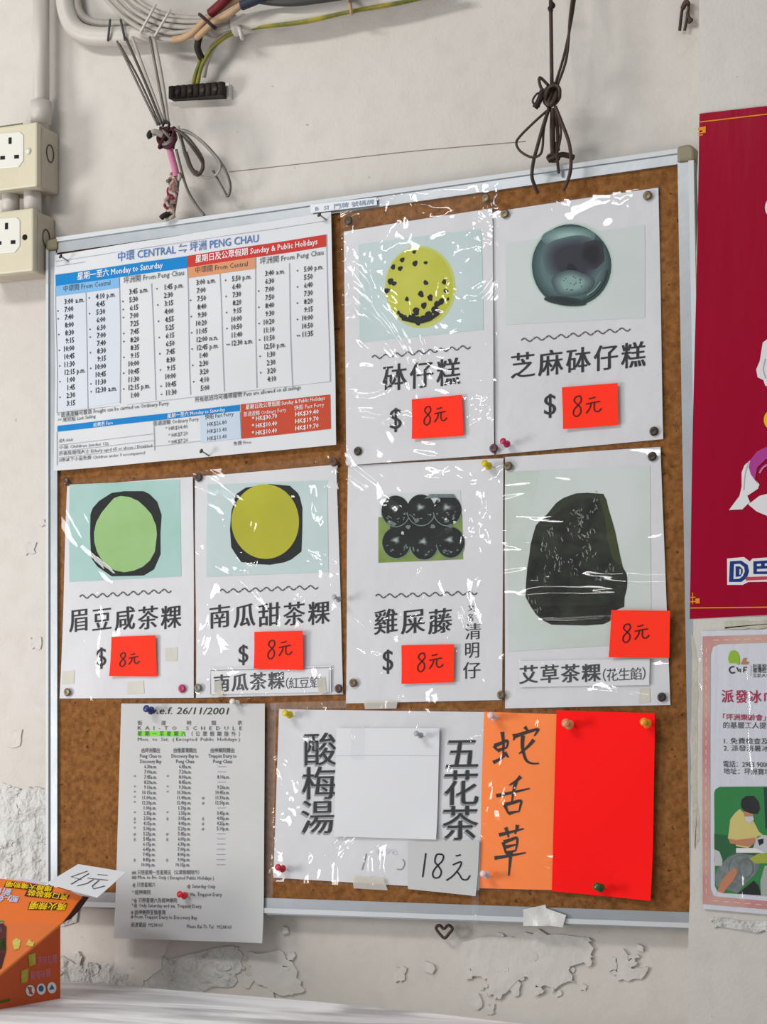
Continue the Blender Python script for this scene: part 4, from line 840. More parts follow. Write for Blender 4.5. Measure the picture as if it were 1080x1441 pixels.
c2 = '6.45a.m. 7.20a.m. *8.00a.m. 8.45a.m. *9.30a.m. *10.30a.m. 11.40a.m. 12.40p.m. 1.20p.m. *2.55p.m. @3.05p.m. 4.40p.m. 5.20p.m. #5.45p.m. @6.00p.m. 6.30p.m. 7.00p.m. 8.00p.m. @9.00p.m. 10.15p.m.'.split()
c3 = '------ ------ 8.10a.m. ------ 9.20a.m. 10.45a.m. #11.50a.m. #12.50p.m. ------ 3.45p.m. @4.05p.m. #4.25p.m. #5.10p.m. ------ ------ ------ ------ ------ ------ ------'.split()
for i in range(20):
    y = 1081.2 + 138*i/19
    for col_, xr, xs in ((c1, 220.5 - 1.4*i/19, 189.8), (c2, 269 - 1.2*i/19, 235.6), (c3, 323 - 1*i/19, 285.4)):
        s_ = col_[i]; pre = s_[0] if s_[0] in '*@#' else ''; s_ = s_.lstrip('*@#'); wd = 19.5 if len(s_) > 8 else 17.4
        if s_[0] == '-': KT.stroke(mb, [(xr - 17, y - 2.4), (xr - 5, y - 2.4)], 0.8, M_FAINT, 0.0005, sub=1); continue
        t(s_, (xr - wd, y), (xr, y + 0.2), 5.0, bold=0.016)
        if pre: t(pre, (xs - 1.6, y), (xs + 1.8, y), 4 if pre != '*' else 5)
for s_, x0, y0, x1, y1, sl in (('## 只限星期一至星期五（公眾假期除外）', 186, 1230, 281, 1230, 0), ('## Mon. to Fri. Only ( Excepted Public Holidays )', 186, 1236.5, 301.6, 1238, 0), ('@ 只限星期六', 186.6, 1247.4, 219.5, 1247.4, 0), ('@ Saturday Only', 264, 1249.2, 303.7, 1250, 0), ('* 經神樂院', 186.5, 1258, 213, 1258, 0), ('* Via. Trappist Dairy', 264, 1260.6, 313, 1261.2, 0), ('*@ 只限星期六及經神樂院', 186, 1269.2, 250.5, 1269.6, 0), ('*@ Only Saturday and via. Trappist Dairy', 186, 1276, 284.6, 1277.6, 0), ('# 由神樂院至愉景灣', 185, 1286, 234, 1286.4, 0), ('# From Trappist Dairy to Discovery Bay', 185, 1292, 278.5, 1293.6, 0), ('街渡電話: 99238103', 185, 1303.6, 230, 1304, 0.2), ('Please Kai To Tel : 99238103', 264, 1305.6, 326.5, 1307, 0.2)):
    t(s_, (x0, y0), (x1, y1), 4.8, slant=sl, bold=0.006)
tag(mb.build('ferry_schedule'), 'grey typed ferry schedule dated 26/11/2001 hanging over the lower frame', 'timetable')

# drinks menu
QD = [(393, 998), (682, 1002), (675, 1253), (385, 1235)]
DR = Sheet(QD, 0.0020, 0.0006, 0.18, 0.6); root = paper_root('drinks_menu', DR, 'white drinks menu lettered 酸梅湯 and 五花茶 at the foot of the board', 'drinks menu')
mb = MB(); DR.grid(mb, M_WHITE, 0, 16, thick=0.0003)
for ch, b_ in (('酸', (430.5, 1033, 470.5, 1077)), ('梅', (428.5, 1081, 470, 1125)), ('湯', (427, 1128, 467.5, 1173)), ('五', (630, 1039, 671, 1082)), ('花', (628, 1086, 671, 1133)), ('茶', (626.5, 1136, 670.5, 1182))):
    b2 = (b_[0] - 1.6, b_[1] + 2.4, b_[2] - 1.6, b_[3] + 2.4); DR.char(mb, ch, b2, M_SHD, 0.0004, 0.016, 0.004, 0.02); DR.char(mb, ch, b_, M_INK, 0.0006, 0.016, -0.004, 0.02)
DR.stroke(mb, [(516, 1201), (513, 1213), (510, 1224)], 1.6, M_FAINT, 0.0006); DR.stroke(mb, [(567, 1209), (570, 1215), (566, 1223), (559, 1223)], 1.4, M_FAINT, 0.0006)
DR.text(mb, '8元', (530, 1202), (560, 1202), 6, mat('ghost blue print', (206, 210, 226), 0.5, 0.3), 0.0006)
mb.build('paper', root)
mb = MB(); DR.grid(mb, F_WRINKLE, 0.0014, 14, quad=[(388, 994), (684, 997), (678, 1256), (382, 1240)]); mb.build('plastic_sleeve', root)
CC = Sheet([(473.7, 1024.4), (619, 1024.4), (615, 1181.5), (471, 1177)], 0.0052, 0.0003, 0.2, 0.0, [(2, 0.05, 0.003), (3, 0.05, 0.002)])
mb = MB(); CC.grid(mb, M_CARD, 0, 12, thick=0.0004); CC.stroke(mb, [(474, 1063.5), (545, 1063), (618, 1063.5)], 0.7, mat('fold line', (206, 208, 214), 0.6, 0.2), 0.0003); tag(mb.build('blank_card'), 'blank white square card pinned over the middle of the drinks menu', 'card')
PR = Sheet([(574.4, 1184.5), (675, 1183), (670.7, 1261), (574.4, 1251)], 0.0056, 0.0004, 0.12, 0.5, [(2, 0.03, 0.003)])
mb = MB(); PR.grid(mb, M_GREYP, 0, 8, thick=0.0003); X = lambda p: [(370 + x/3.375, 980 + y/3.375) for x, y in p]
for st in ([(775, 744), (768, 800), (760, 858)], [(850, 750), (826, 752), (818, 785), (834, 806), (848, 832), (838, 858), (814, 860), (808, 838), (826, 808), (852, 782), (858, 758), (846, 748)], [(916, 757), (928, 756), (940, 752)], [(902, 800), (940, 786), (936, 810), (905, 850), (872, 874)], [(920, 828), (936, 850), (948, 868), (970, 870), (985, 850)]):
    PR.stroke(mb, X(st), 2.1, M_INK, 0.0005)
tag(mb.build('price_card'), 'small grey white card handwritten 18元 at the corner of the drinks menu', 'price card')

# orange and red sheets
OS = Sheet([(682, 1001.5), (784, 1005), (778, 1252.5), (674, 1250)], 0.0032, 0.0006, 0.15, 0.2); root = paper_root('herbal_tea_sign', OS, 'orange paper brushed with 蛇舌草 in a clear sleeve, left of the plain red sheet', 'sign')
mb = MB(); OS.grid(mb, M_ORANGE, 0, 12, thick=0.0003); X = lambda p: [(660 + x/3.375, 980 + y/3.375) for x, y in p]
for st in ([(122, 234), (130, 246), (137, 258)], [(124, 234), (155, 222), (182, 210), (186, 226), (180, 246)], [(138, 258), (160, 250), (184, 242)], [(160, 168), (166, 220), (165, 284)], [(118, 314), (145, 300), (176, 280)], [(172, 266), (180, 276), (190, 290)],
           [(266, 144), (274, 154), (284, 164)], [(216, 178), (218, 192), (214, 208)], [(218, 190), (270, 172), (328, 156), (322, 172), (312, 188)], [(310, 206), (280, 240), (240, 272)], [(258, 186), (256, 240), (272, 300), (300, 318), (334, 318)],
           [(248, 380), (226, 402), (194, 422)], [(132, 472), (210, 456), (290, 437)], [(226, 404), (214, 450), (206, 500)], [(170, 512), (180, 535), (190, 558)], [(174, 514), (212, 504), (248, 496), (246, 520), (238, 550)], [(190, 556), (214, 550), (238, 546)],
           [(144, 658), (200, 644), (262, 628)], [(176, 622), (184, 646), (190, 670)], [(232, 610), (228, 632), (220, 654)], [(164, 692), (170, 718), (176, 746)], [(166, 692), (196, 682), (228, 672), (230, 700), (222, 736)], [(172, 716), (198, 710), (224, 704)], [(176, 744), (200, 738), (222, 732)], [(122, 768), (196, 756), (272, 742)], [(200, 738), (196, 790), (190, 852)]):
    OS.stroke(mb, X(st), 4.8, M_MARK, 0.0005, taper=True)
mb.build('paper', root)
mb = MB(); OS.grid(mb, F_WRINKLE, 0.0012, 12, quad=[(681, 999), (786, 1003), (780, 1256), (673, 1253)]); mb.build('plastic_sleeve', root)
RS = Sheet([(783.5, 999.5), (923, 1003.7), (917.8, 1267.4), (777, 1254)], 0.0060, 0.0005, 0.2, 0.9, [(2, 0.08, 0.006), (1, 0.05, 0.002)])
mb = MB(); RS.grid(mb, M_RED, 0, 14, thick=0.0003); tag(mb.build('red_paper'), 'plain bright red sheet pinned at the lower right of the board', 'paper')

# strips of tape
def tape(label, quad, d, m, base=YC):
    sh = Sheet(quad, d, 0.0001, base=base); q = MB(); sh.grid(q, m, 0, 4, thick=0.0002); return tag(q.build('tape_strip'), label, 'tape', 'strips of tape on the board')
M_LBL = mat('label tape', (232, 234, 238), 0.4, 0.4)
sh = Sheet([(436.5, 288), (594, 270), (596, 281), (437.5, 300)], 0.0072, 0.0001); q = MB()
sh.grid(q, M_LBL, 0, 4, quad=[(436.5, 288), (530, 277.5), (531, 288.5), (437.5, 300)], thick=0.0002); sh.text(q, 'B  SI  門牌 號碼牌', (444, 297), (527, 287), 5.5, mat('blue label ink', (120, 140, 176), 0.5, 0.3), 0.0004, 0.0, 1)
tag(q.build('label_strip'), 'narrow white label with faint blue lettering on the top frame', 'label')
tape('crinkled clear tape lying along the top frame above the bean cake sheet', [(525, 277), (703, 257), (703, 268), (527, 291)], 0.0066, F_WRINKLE)
tape('clear tape over the top of the blank card', [(493, 1021), (512, 1021), (512, 1069), (493, 1069)], 0.0060, F_TAPE)
tape('yellowed tape below the six black balls sheet', [(512, 987), (560, 986), (558, 997), (514, 998)], 0.0046, F_TAPEY)
tape('clear tape at the bottom edge of the drinks menu', [(496, 1233), (540, 1236), (546, 1253), (498, 1250)], 0.0052, F_TAPEY)
tape('long clear tape running down beside the drinks menu', [(376, 990), (389, 990), (383, 1290), (371, 1288)], 0.0018, F_TAPE)
tape('clear tape strip lying across the cork above the drinks menu', [(380, 989), (488, 986), (488, 996), (382, 999)], 0.0040, F_TAPE)
tape('brown tape at the near end of the 南瓜茶粿 strip', [(301, 959), (311, 957), (314, 980), (303, 982)], 0.0058, F_TAPEY)
tape('brown tape at the far end of the 南瓜茶粿 strip', [(446, 955), (457, 952), (460, 975), (449, 978)], 0.0058, F_TAPEY)
M_WT = mat('white plastic tape', (226, 225, 222), 0.35, 0.45, bump=0.002, bscale=60)
q = MB(); sh = Sheet([(736, 1281), (766, 1274), (772, 1302), (737, 1303)], 0.0076, 0.0008, 0.02)
sh.grid(q, M_WT, 0, 8, quad=[(736, 1280), (768, 1273), (772, 1303), (737, 1303)], thick=0.0005); sh.grid(q, M_WT, 0.0004, 8, quad=[(766, 1277), (797, 1288), (793, 1305), (768, 1302)], thick=0.0005)
tag(q.build('tape_strip'), 'crumpled white tape stuck on the lower frame under the red sheet', 'tape', 'strips of tape on the board')
sh = Sheet([(664, 1228), (674, 1228), (674, 1300), (664, 1300)], 0.0064, 0.0001); q = MB(); sh.grid(q, F_TAPE, 0, 4); tag(q.build('tape_strip'), 'thin clear tape trailing below the 18元 card', 'tape', 'strips of tape on the board')

# ------------------------------------------------------------------ tacks and pins
def align(d):
    return Vector(d).to_track_quat('Z', 'Y').to_matrix().to_4x4()
TACK = {}
def tack(px, py, d, m, label):
    if m not in TACK:
        b_ = MB(); b_.lathe([(0.0004, -0.004), (0.0006, 0.0), (0.0050, 0.0), (0.0053, 0.0006), (0.0048, 0.0013), (0.0030, 0.0018), (0.0022, 0.0015), (0.0001, 0.0016)], m, 18, align((0, -1, 0)))
        o = b_.build('thumbtack', origin=(0, 0, 0)); TACK[m] = o
    else:
        o = TACK[m].copy(); COL.objects.link(o)
    o.location = tuple(P(px, py, YC - d)); return tag(o, label, 'thumbtack', 'flat thumbtacks on the board')
for px, py, d, m, lb in (
    (491, 311, 0.006, M_DTACK, 'dark thumbtack in the brown plastic margin above the bean cake sheet'), (684, 279, 0.0075, M_BRONZE, 'bronze thumbtack at the top right of the bean cake sleeve'),
    (711, 301, 0.0040, M_BRONZE, 'bronze thumbtack at the top left of the dark bowl sheet'), (912, 275.5, 0.0040, M_BRONZE, 'bronze thumbtack at the top right of the dark bowl sheet'),
    (504, 635, 0.0062, M_DTACK, 'dark thumbtack at the bottom left of the bean cake sheet'), (695.5, 631, 0.0064, mat('maroon tack', (92, 58, 66), 0.4, 0.5, metal=0.3), 'maroon thumbtack at the bottom right of the bean cake sheet'),
    (921, 607, 0.0040, M_DTACK, 'dark thumbtack at the bottom right of the dark bowl sheet'), (93, 677, 0.0040, mat('brown tack', (84, 54, 40), 0.4, 0.5, metal=0.3), 'brown thumbtack at the top left of the pale green dumpling sheet'),
    (280, 672, 0.0045, M_DTACK, 'black thumbtack where the two dumpling sheets meet at the top'), (470.5, 650.5, 0.0045, MATS['brown tack'], 'brown thumbtack at the top right of the yellow dumpling sheet'),
    (95, 974, 0.0040, M_BRONZE, 'bronze thumbtack at the bottom left of the pale green dumpling sheet'), (256.5, 969, 0.0040, mat('magenta tack', (176, 24, 84), 0.4, 0.4), 'magenta thumbtack at the bottom right of the pale green dumpling sheet'),
    (279, 968, 0.0045, mat('grey tack', (112, 112, 102), 0.4, 0.5, metal=0.3), 'grey thumbtack at the bottom left of the yellow dumpling sheet'), (477, 969, 0.0045, MATS['brown tack'], 'brown thumbtack at the bottom right of the yellow dumpling sheet'),
    (497.5, 961, 0.0040, M_BRONZE, 'bronze thumbtack at the bottom left of the six black balls sheet'), (706, 978, 0.0048, M_BRONZE, 'bronze thumbtack between the black balls sheet and the big dumpling sheet'),
    (716, 656, 0.0042, M_BRONZE, 'bronze thumbtack at the top left of the big dark dumpling sheet'), (918.5, 642.5, 0.0042, M_DTACK, 'dark thumbtack at the top right of the big dark dumpling sheet'), (932, 981, 0.0042, M_DTACK, 'dark thumbtack at the bottom right of the big dark dumpling sheet')):
    tack(px, py, d, m, lb)
PIN_D = Vector((-0.10, -1, 0.22)).normalized()
def pushpin(px, py, d, m, label, s=1.0, direction=None):
    """px, py is where the head shows; the needle runs back to the paper"""
    D = Vector(direction) if direction else PIN_D; L_ = 0.010*s
    head = Vector(P(px, py, YC - d - 0.012)); root = head - D*0.011
    M = Matrix.Translation(root) @ align(D)
    e_ = empty('push_pin', tuple(root), label, 'push pin', 'push pins on the board')
    b_ = MB(); b_.lathe([(0.0045*s, 0.003), (0.0048*s, 0.0036), (0.0046*s, 0.0048), (0.0026*s, 0.0060), (0.0023*s, 0.0105), (0.0036*s, 0.0125), (0.0043*s, 0.0140), (0.0040*s, 0.0150), (0.0001, 0.0154)], m, 16, M); b_.build('pin_head', e_)
    b_ = MB(); b_.lathe([(0.0004, -0.006), (0.0005, 0.0035)], M_STEEL, 8, M); o = b_.build('needle', e_); o['label'] = 'thin steel needle'
pl = lambda n, c: mat('pin ' + n, c, 0.3, 0.5)
for px, py, d, m, lb, s in ((710, 622, 0.005, pl('pink', (196, 28, 88)), 'pink push pin at the bottom left of the dark bowl sheet', 0.9), (684, 653, 0.004, pl('yellow', (222, 196, 20)), 'yellow push pin at the top right of the six black balls sheet', 1.0),
    (208, 998, 0.007, pl('blue', (32, 52, 118)), 'dark blue push pin at the top of the typed ferry schedule', 1.1), (329, 988, 0.007, pl('clear', (226, 224, 220)), 'white push pin at the top of the typed ferry schedule', 0.9), (255, 1259, 0.008, pl('red', (226, 32, 44)), 'red push pin near the foot of the typed ferry schedule', 1.0),
    (403.5, 1004, 0.004, MATS['pin yellow'], 'yellow push pin at the top left of the drinks menu', 1.0), (393.5, 1221, 0.004, pl('crimson', (200, 24, 48)), 'crimson push pin at the bottom left of the drinks menu', 1.0), (588, 1033, 0.007, pl('frosted', (176, 178, 182)), 'frosted grey push pin at the top of the blank white card', 0.8),
    (692.5, 1007.5, 0.005, pl('pale pink', (236, 204, 206)), 'pale pink push pin at the top of the orange sign', 1.0), (682, 1230, 0.005, MATS['pin pale pink'], 'pale pink push pin at the bottom of the orange sign', 1.0), (798, 1018, 0.007, pl('peach', (226, 148, 100)), 'peach push pin at the top left of the plain red sheet', 1.2),
    (908, 1016.5, 0.009, pl('orange', (240, 156, 20)), 'orange push pin at the top right of the plain red sheet', 1.1), (842, 1248, 0.009, pl('green', (48, 92, 34)), 'green push pin at the bottom of the plain red sheet', 1.1), (472.5, 841, 0.006, MATS['pin frosted'], 'frosted grey push pin at the right edge of the yellow dumpling sheet', 0.75)):
    pushpin(px, py, d, m, lb, s)
def nail(px, py, d, label):
    a = P(px, py, YC - d - 0.012); b_ = np.array([a[0] + 0.006, YC - d + 0.004, a[2] - 0.006]); m = MB(); m.tube([a, b_], 0.0010, M_STEEL, 7, sub=1)
    dr = Vector(a - b_); m.lathe([(0.0001, -0.001), (0.0026, 0.0), (0.0030, 0.001), (0.0001, 0.0016)], M_DTACK, 10, Matrix.Translation(Vector(a)) @ align(dr)); tag(m.build('small_nail'), label, 'nail', 'nails holding the timetable')
nail(86, 361, 0.006, 'small nail at the top left corner of the ferry timetable'); nail(450, 302.5, 0.006, 'small nail at the top right corner of the ferry timetable'); nail(284, 635, 0.006, 'small nail at the middle of the timetable bottom edge')

# ------------------------------------------------------------------ poster and notice on the right wall
YP = YR - 0.001
PO = Sheet([(985, 160), (1420, 112), (1420, 847), (970.5, 871)], 0.0022, 0.0008, 0.25, 0.5, base=YR)
M_CRIM = mat('glossy crimson poster', (166, 4, 46), 0.22, 0.12, bump=0.0015, bscale=5, aniso=(4, 1, 0.7), var=0.08, vscale=4)
C_GOLD = ML('poster gold', (236, 150, 34)); C_PWH = ML('poster white', (236, 232, 234)); C_PURP = ML('poster mauve', (180, 66, 150)); C_NAVY = ML('poster navy', (28, 60, 130)); C_LILAC = ML('poster lilac shade', (196, 178, 196))
mb = MB(); PO.grid(mb, M_CRIM, 0, 24, thick=0.0003)
PO.stroke(mb, [(986, 172), (1180, 150), (1420, 124)], 1.6, C_GOLD, 0.0006); PO.stroke(mb, [(972, 855.5), (1180, 852), (1420, 836)], 1.6, C_GOLD, 0.0006)
for q in ([(983, 180), (994, 178), (994, 186), (989, 187), (989, 183.5), (983, 184)], [(982, 187), (994, 185.5), (994, 187), (982, 188.5)], [(983, 190), (990, 189), (990, 190.6), (983, 191.5)],
          [(974.5, 834), (975.8, 834), (975.8, 850), (974.5, 850)], [(972, 840), (979, 839.5), (979, 841), (972, 841.5)], [(971.5, 846), (979, 845.5), (979, 847), (971.5, 847.5)], [(979, 842), (985, 842), (985, 849), (979, 849)]): PO.poly(mb, q, C_GOLD, 0.0006)
PO.ellipse(mb, 1088, 292, 11, 14, C_PWH, 0.0006); PO.poly(mb, [(1074, 482), (1090, 470), (1110, 500), (1090, 548), (1078, 543), (1075, 535), (1067, 531), (1065, 520), (1070, 508)], C_PWH, 0.0006)
PO.stroke(mb, [(1078, 505), (1075, 520), (1079, 533)], 1.6, C_LILAC, 0.0008); PO.ellipse(mb, 1086, 591, 10, 13, ML('poster yellow', (244, 196, 20)), 0.0006)
PO.poly(mb, [(1057, 648), (1049, 655), (1045, 665), (1045, 685), (1042, 698), (1027, 718), (1046, 717), (1058, 705), (1054, 710), (1066, 720), (1085, 728), (1110, 728), (1110, 696), (1085, 694), (1070, 698), (1057, 708), (1053, 698), (1068, 688), (1070, 682), (1060, 670)], C_PWH, 0.0006)
PO.poly(mb, [(1057, 648), (1066, 636), (1080, 629), (1110, 622), (1110, 640), (1080, 646), (1067, 658), (1064, 674), (1068, 682), (1058, 668), (1055, 658)], C_PURP, 0.0008)
PO.stroke(mb, [(1055, 650), (1050, 668), (1048, 690)], 1.4, C_LILAC, 0.0008); PO.stroke(mb, [(1110, 650), (1080, 655), (1070, 666)], 2.5, ML('poster pink', (214, 130, 190)), 0.0009)
# blue and white emblem: a double stroked D followed by a cropped character
PO.poly(mb, [(1024, 786), (1048, 784), (1056, 790), (1060, 786), (1120, 782), (1120, 818), (1054, 819), (1046, 823), (1024, 823)], C_PWH, 0.0006)
PO.poly(mb, [(1028, 790), (1044, 789), (1053, 795), (1055, 804), (1052, 813), (1044, 819), (1026.5, 819)], C_NAVY, 0.0007); PO.poly(mb, [(1034, 794), (1042, 793.5), (1048, 798), (1049, 804), (1046, 811), (1041, 814.5), (1033, 815)], C_PWH, 0.00085)
PO.poly(mb, [(1036, 797), (1042, 797), (1046, 801), (1046, 806), (1043, 811), (1036, 812)], C_NAVY, 0.00095); PO.poly(mb, [(1041.5, 801), (1043.5, 801), (1043.5, 808), (1041.5, 809)], C_PWH, 0.00105)
for q in ([(1061, 790), (1120, 786), (1120, 790.5), (1061, 794)], [(1061, 790), (1066, 790), (1066, 808), (1061, 808)], [(1064, 797), (1120, 794), (1120, 798), (1064, 801)], [(1061, 804.5), (1120, 803), (1120, 808), (1061, 808)], [(1083, 788), (1088, 788), (1096, 808), (1090, 808)], [(1072, 790), (1077, 790), (1077, 800), (1072, 800)]): PO.poly(mb, q, C_NAVY, 0.0007)
PO.poly(mb, [(1050, 812), (1120, 810), (1120, 814), (1050, 817)], ML('poster rose', (206, 70, 90)), 0.0008)
tag(mb.build('wall_poster'), 'glossy crimson poster with thin gold border on the wall right of the board', 'poster')

NO = Sheet([(987, 888), (1300, 880), (1300, 1306), (990, 1279)], 0.0030, 0.0006, 0.2, 1.2, base=YR); root = paper_root('notice_sheet', NO, 'laminated white notice with a pink dashed border, below the crimson poster', 'notice')
mb = MB(); NO.grid(mb, mat('notice white', (218, 219, 228), 0.45, 0.35, bump=0.001, bscale=14, aniso=(6, 1, 0.8)), 0, 16, thick=0.0005)
C_BORD = mat('notice rose border', (200, 128, 132), 0.5, 0.3, var=1, vscale=16, dark=(214, 178, 160)); C_DASH = ML('notice border dash', (232, 200, 180)); C_WINE = ML('notice wine', (176, 34, 74))
for q in ([(989, 895.5), (1300, 887), (1300, 898), (1000, 906.5)], [(989, 895.5), (1000, 906.5), (1000, 1261), (989.5, 1272)], [(989.5, 1272), (1000, 1261), (1300, 1287), (1300, 1298)]):
    NO.poly(mb, q, C_BORD, 0.0004)
NO.poly(mb, [(999.5, 906), (1013, 906), (1003, 910), (1000, 922)], C_BORD, 0.0004); NO.poly(mb, [(999.5, 1262), (1013, 1263), (1004, 1260), (1000, 1250)], C_BORD, 0.0004)
for y in range(912, 1258, 13): NO.stroke(mb, [(994.5, y), (994.6, y + 7)], 1.3, C_DASH, 0.0006, sub=1)
for x in range(1004, 1290, 15): NO.stroke(mb, [(x, 901 - (x-1000)*0.028), (x + 8, 900.8 - (x-1000)*0.028)], 1.3, C_DASH, 0.0006, sub=1); NO.stroke(mb, [(x, 1267 + (x-1000)*0.085), (x + 8, 1267.7 + (x-1000)*0.085)], 1.3, C_DASH, 0.0006, sub=1)
NO.poly(mb, [(1025, 927), (1028, 917), (1033, 915), (1038, 917), (1041, 923), (1042, 933), (1040, 936), (1036, 933), (1027, 933)], ML('leaf logo green', (150, 190, 40)), 0.0005); NO.poly(mb, [(1043, 935), (1047, 926), (1052, 926), (1050, 930), (1055, 932), (1053, 935)], ML('leaf logo brown', (190, 128, 84)), 0.0005)
NO.stroke(mb, [(1034, 938), (1029, 939), (1027, 943), (1030, 947), (1035, 946)], 1.9, M_INK, 0.0005); NO.stroke(mb, [(1037.5, 939), (1040, 945)], 1.7, M_INK, 0.0005, sub=1); NO.stroke(mb, [(1042, 941), (1042.5, 946)], 1.7, M_INK, 0.0005, sub=1); NO.stroke(mb, [(1047, 946), (1047.5, 939), (1052, 939)], 1.6, M_INK, 0.0005, sub=1); NO.stroke(mb, [(1047.5, 943), (1051, 942.6)], 1.4, M_INK, 0.0005, sub=1)
NO.stroke(mb, [(1057.5, 936), (1057.5, 951)], 0.6, M_FAINT, 0.0005, sub=1)
t = lambda s_, A, B, h, m=M_INK, bold=0.0, res=2: NO.text(mb, s_, A, B, h, m, 0.0005, bold, res)
t('社區投資共享基金', (1060, 940.5), (1112, 941), 5, M_INK, 0.02, 1); t('香港社會服務聯會', (1060, 946), (1112, 946.6), 5, M_INK, 0.02, 1); t('互助人生', (1060, 952.6), (1085, 953), 4, M_INK2, 0, 1)
NO.heading(mb, '派發冰巾行動', (1017, 988.5), (1130, 990), 17, C_WINE, eps=0.0005, dx=0.02, dy=0.012, rise=0)
t('「坪洲樂齡會」', (1018, 1012.5), (1078, 1013.5), 6.6, C_WINE, 0.012); t('的基層工人提供支援', (1018.5, 1024), (1110, 1025), 6.8, M_INK)
t('1. 免費檢查及維修', (1019.5, 1046), (1104, 1047), 6.4, M_INK); t('2. 派發消暑冰巾包', (1019, 1056), (1104, 1057), 6.4, M_INK); t('電話：2983 9000', (1018.5, 1078.5), (1083, 1079.5), 6.6, M_INK); t('地址：坪洲寶坪街', (1019, 1088.5), (1095, 1090), 6.6, M_INK)
mb.build('paper', root)
# photograph printed on the notice
mb = MB(); X = lambda p: [(960 + x/6.0, 1080 + y/6.0) for x, y in p]
def np_(pts, m, e): NO.poly(mb, X(pts), m, e)
np_([(275, 215), (285, 185), (320, 163), (760, 160), (1200, 165), (1200, 1130), (760, 1082), (350, 1060), (300, 1045), (280, 1000)], ML('photo green', (44, 132, 66)), 0.0004)
np_([(276, 560), (440, 580), (560, 640), (900, 620), (900, 800), (276, 800)], ML('photo dark green', (32, 98, 54)), 0.0005)
np_([(692, 170), (720, 170), (726, 520), (706, 520)], ML('photo dark seam', (24, 62, 60)), 0.00055)
np_([(390, 600), (402, 520), (410, 440), (450, 385), (490, 350), (540, 400), (600, 440), (620, 480), (650, 540), (690, 575), (640, 580), (610, 640), (560, 680), (460, 665), (455, 620)], ML('photo yellow shirt', (216, 200, 124)), 0.0006)
np_([(395, 600), (460, 612), (560, 600), (620, 590), (622, 640), (560, 668), (480, 655), (410, 640)], ML('photo skin', (196, 132, 96)), 0.0007)
np_([(500, 330), (505, 270), (545, 240), (610, 240), (650, 290), (660, 350), (640, 392), (590, 390), (530, 370)], ML('photo hair', (34, 30, 36)), 0.0008); np_([(520, 365), (600, 390), (610, 420), (570, 440), (530, 410)], MATS['print photo skin'], 0.00075); np_([(535, 415), (600, 412), (612, 440), (580, 468), (548, 455)], ML('photo mask', (206, 208, 216)), 0.0009)
np_([(460, 680), (620, 680), (700, 720), (460, 720)], C_PWH, 0.00065)
np_([(350, 800), (400, 750), (480, 725), (600, 740), (660, 800), (640, 880), (560, 960), (470, 1060), (290, 1000), (278, 920), (300, 860)], mat('print photo fan grey', (130, 140, 140), 0.5, 0.12, var=0.35, vscale=120), 0.0006)
NO.ring(mb, 960 + 545/6, 1080 + 850/6, 10, 13, 1.0, ML('photo fan rim', (92, 102, 104)), 0.0007); NO.ring(mb, 960 + 500/6, 1080 + 850/6, 17, 18, 0.8, MATS['print photo fan rim'], 0.0007)
np_([(300, 1045), (340, 950), (400, 880), (450, 845), (475, 880), (440, 950), (390, 1010), (355, 1060)], MATS['print photo skin'], 0.0009); np_([(470, 1066), (540, 1010), (610, 955), (650, 1000), (670, 1080)], C_BLACK, 0.0008); np_([(276, 690), (320, 710), (345, 780), (340, 830), (280, 830)], ML('photo pale cloth', (196, 198, 198)), 0.0007)
np_([(570, 770), (640, 730), (720, 720), (720, 810), (620, 810)], ML('photo lime', (166, 176, 62)), 0.0007); np_([(670, 1080), (665, 960), (700, 830), (1000, 800), (1000, 1110)], ML('photo light grey', (170, 178, 170)), 0.00065); np_([(600, 690), (630, 600), (690, 570), (900, 600), (900, 760), (640, 720)], ML('photo white fan', (198, 200, 206)), 0.00062); np_([(640, 610), (690, 600), (690, 640), (655, 660)], C_BLACK, 0.00072)
mb.build('photo_print', root)
mb = MB(); NO.grid(mb, film('notice laminate', 0.012, 0.012, 8.0, (2.5, 1, 0.8)), 0.0016, 14, quad=[(984, 884), (1304, 876), (1304, 1310), (986, 1283)]); mb.build('plastic_sleeve', root)

# ------------------------------------------------------------------ snack carton and its price card
BR = PZ(85, 1405, ZT); XB = BR[0]; yb0 = BR[1]
K = PX(85, 1301, XB); K = np.array([XB, yb0, P(85, 1301, yb0)[2]])
fr = PZ(-40, 1424, ZT); yf0 = fr[1]*1.0
Dg = PX(0, 1371, XB)                        # where the cut edge leaves the picture
sl = (K[2] - Dg[2])/(K[1] - Dg[1])
yF = K[1] - 0.20; zF = max(K[2] + sl*(yF - K[1]), ZT + 0.012)
yF = K[1] + (zF - K[2])/sl
WB = 0.24
root = empty('snack_carton', (XB - WB/2, (yb0 + yF)/2, ZT), 'orange printed snack display carton with an upturned lid on the table', 'carton')
M_OR1 = mat('orange carton print', (236, 112, 16), 0.45, 0.35, var=0.06, vscale=14); M_OR2 = mat('shaded orange carton side', (206, 84, 24), 0.5, 0.3, var=0.05, vscale=14); M_INN = mat('dark brown carton inside', (78, 44, 34), 0.7, 0.2)  # side orange is painted deeper to imitate the shade on it
mb = MB()
sid = [(XB, yb0, ZT), (XB, yb0, K[2]), (XB, yF, zF), (XB, yF, ZT)]
mb.prism(sid, (-0.0012, 0, 0), M_OR2); mb.prism([(x - WB, y, z) for x, y, z in sid], (0.0012, 0, 0), M_OR2)
mb.add([(XB, yb0, ZT), (XB - WB, yb0, ZT), (XB - WB, yb0, K[2]), (XB, yb0, K[2])], [(0, 1, 2, 3)], M_OR2); mb.add([(XB, yF, ZT), (XB - WB, yF, ZT), (XB - WB, yF, zF), (XB, yF, zF)], [(3, 2, 1, 0)], M_OR1)
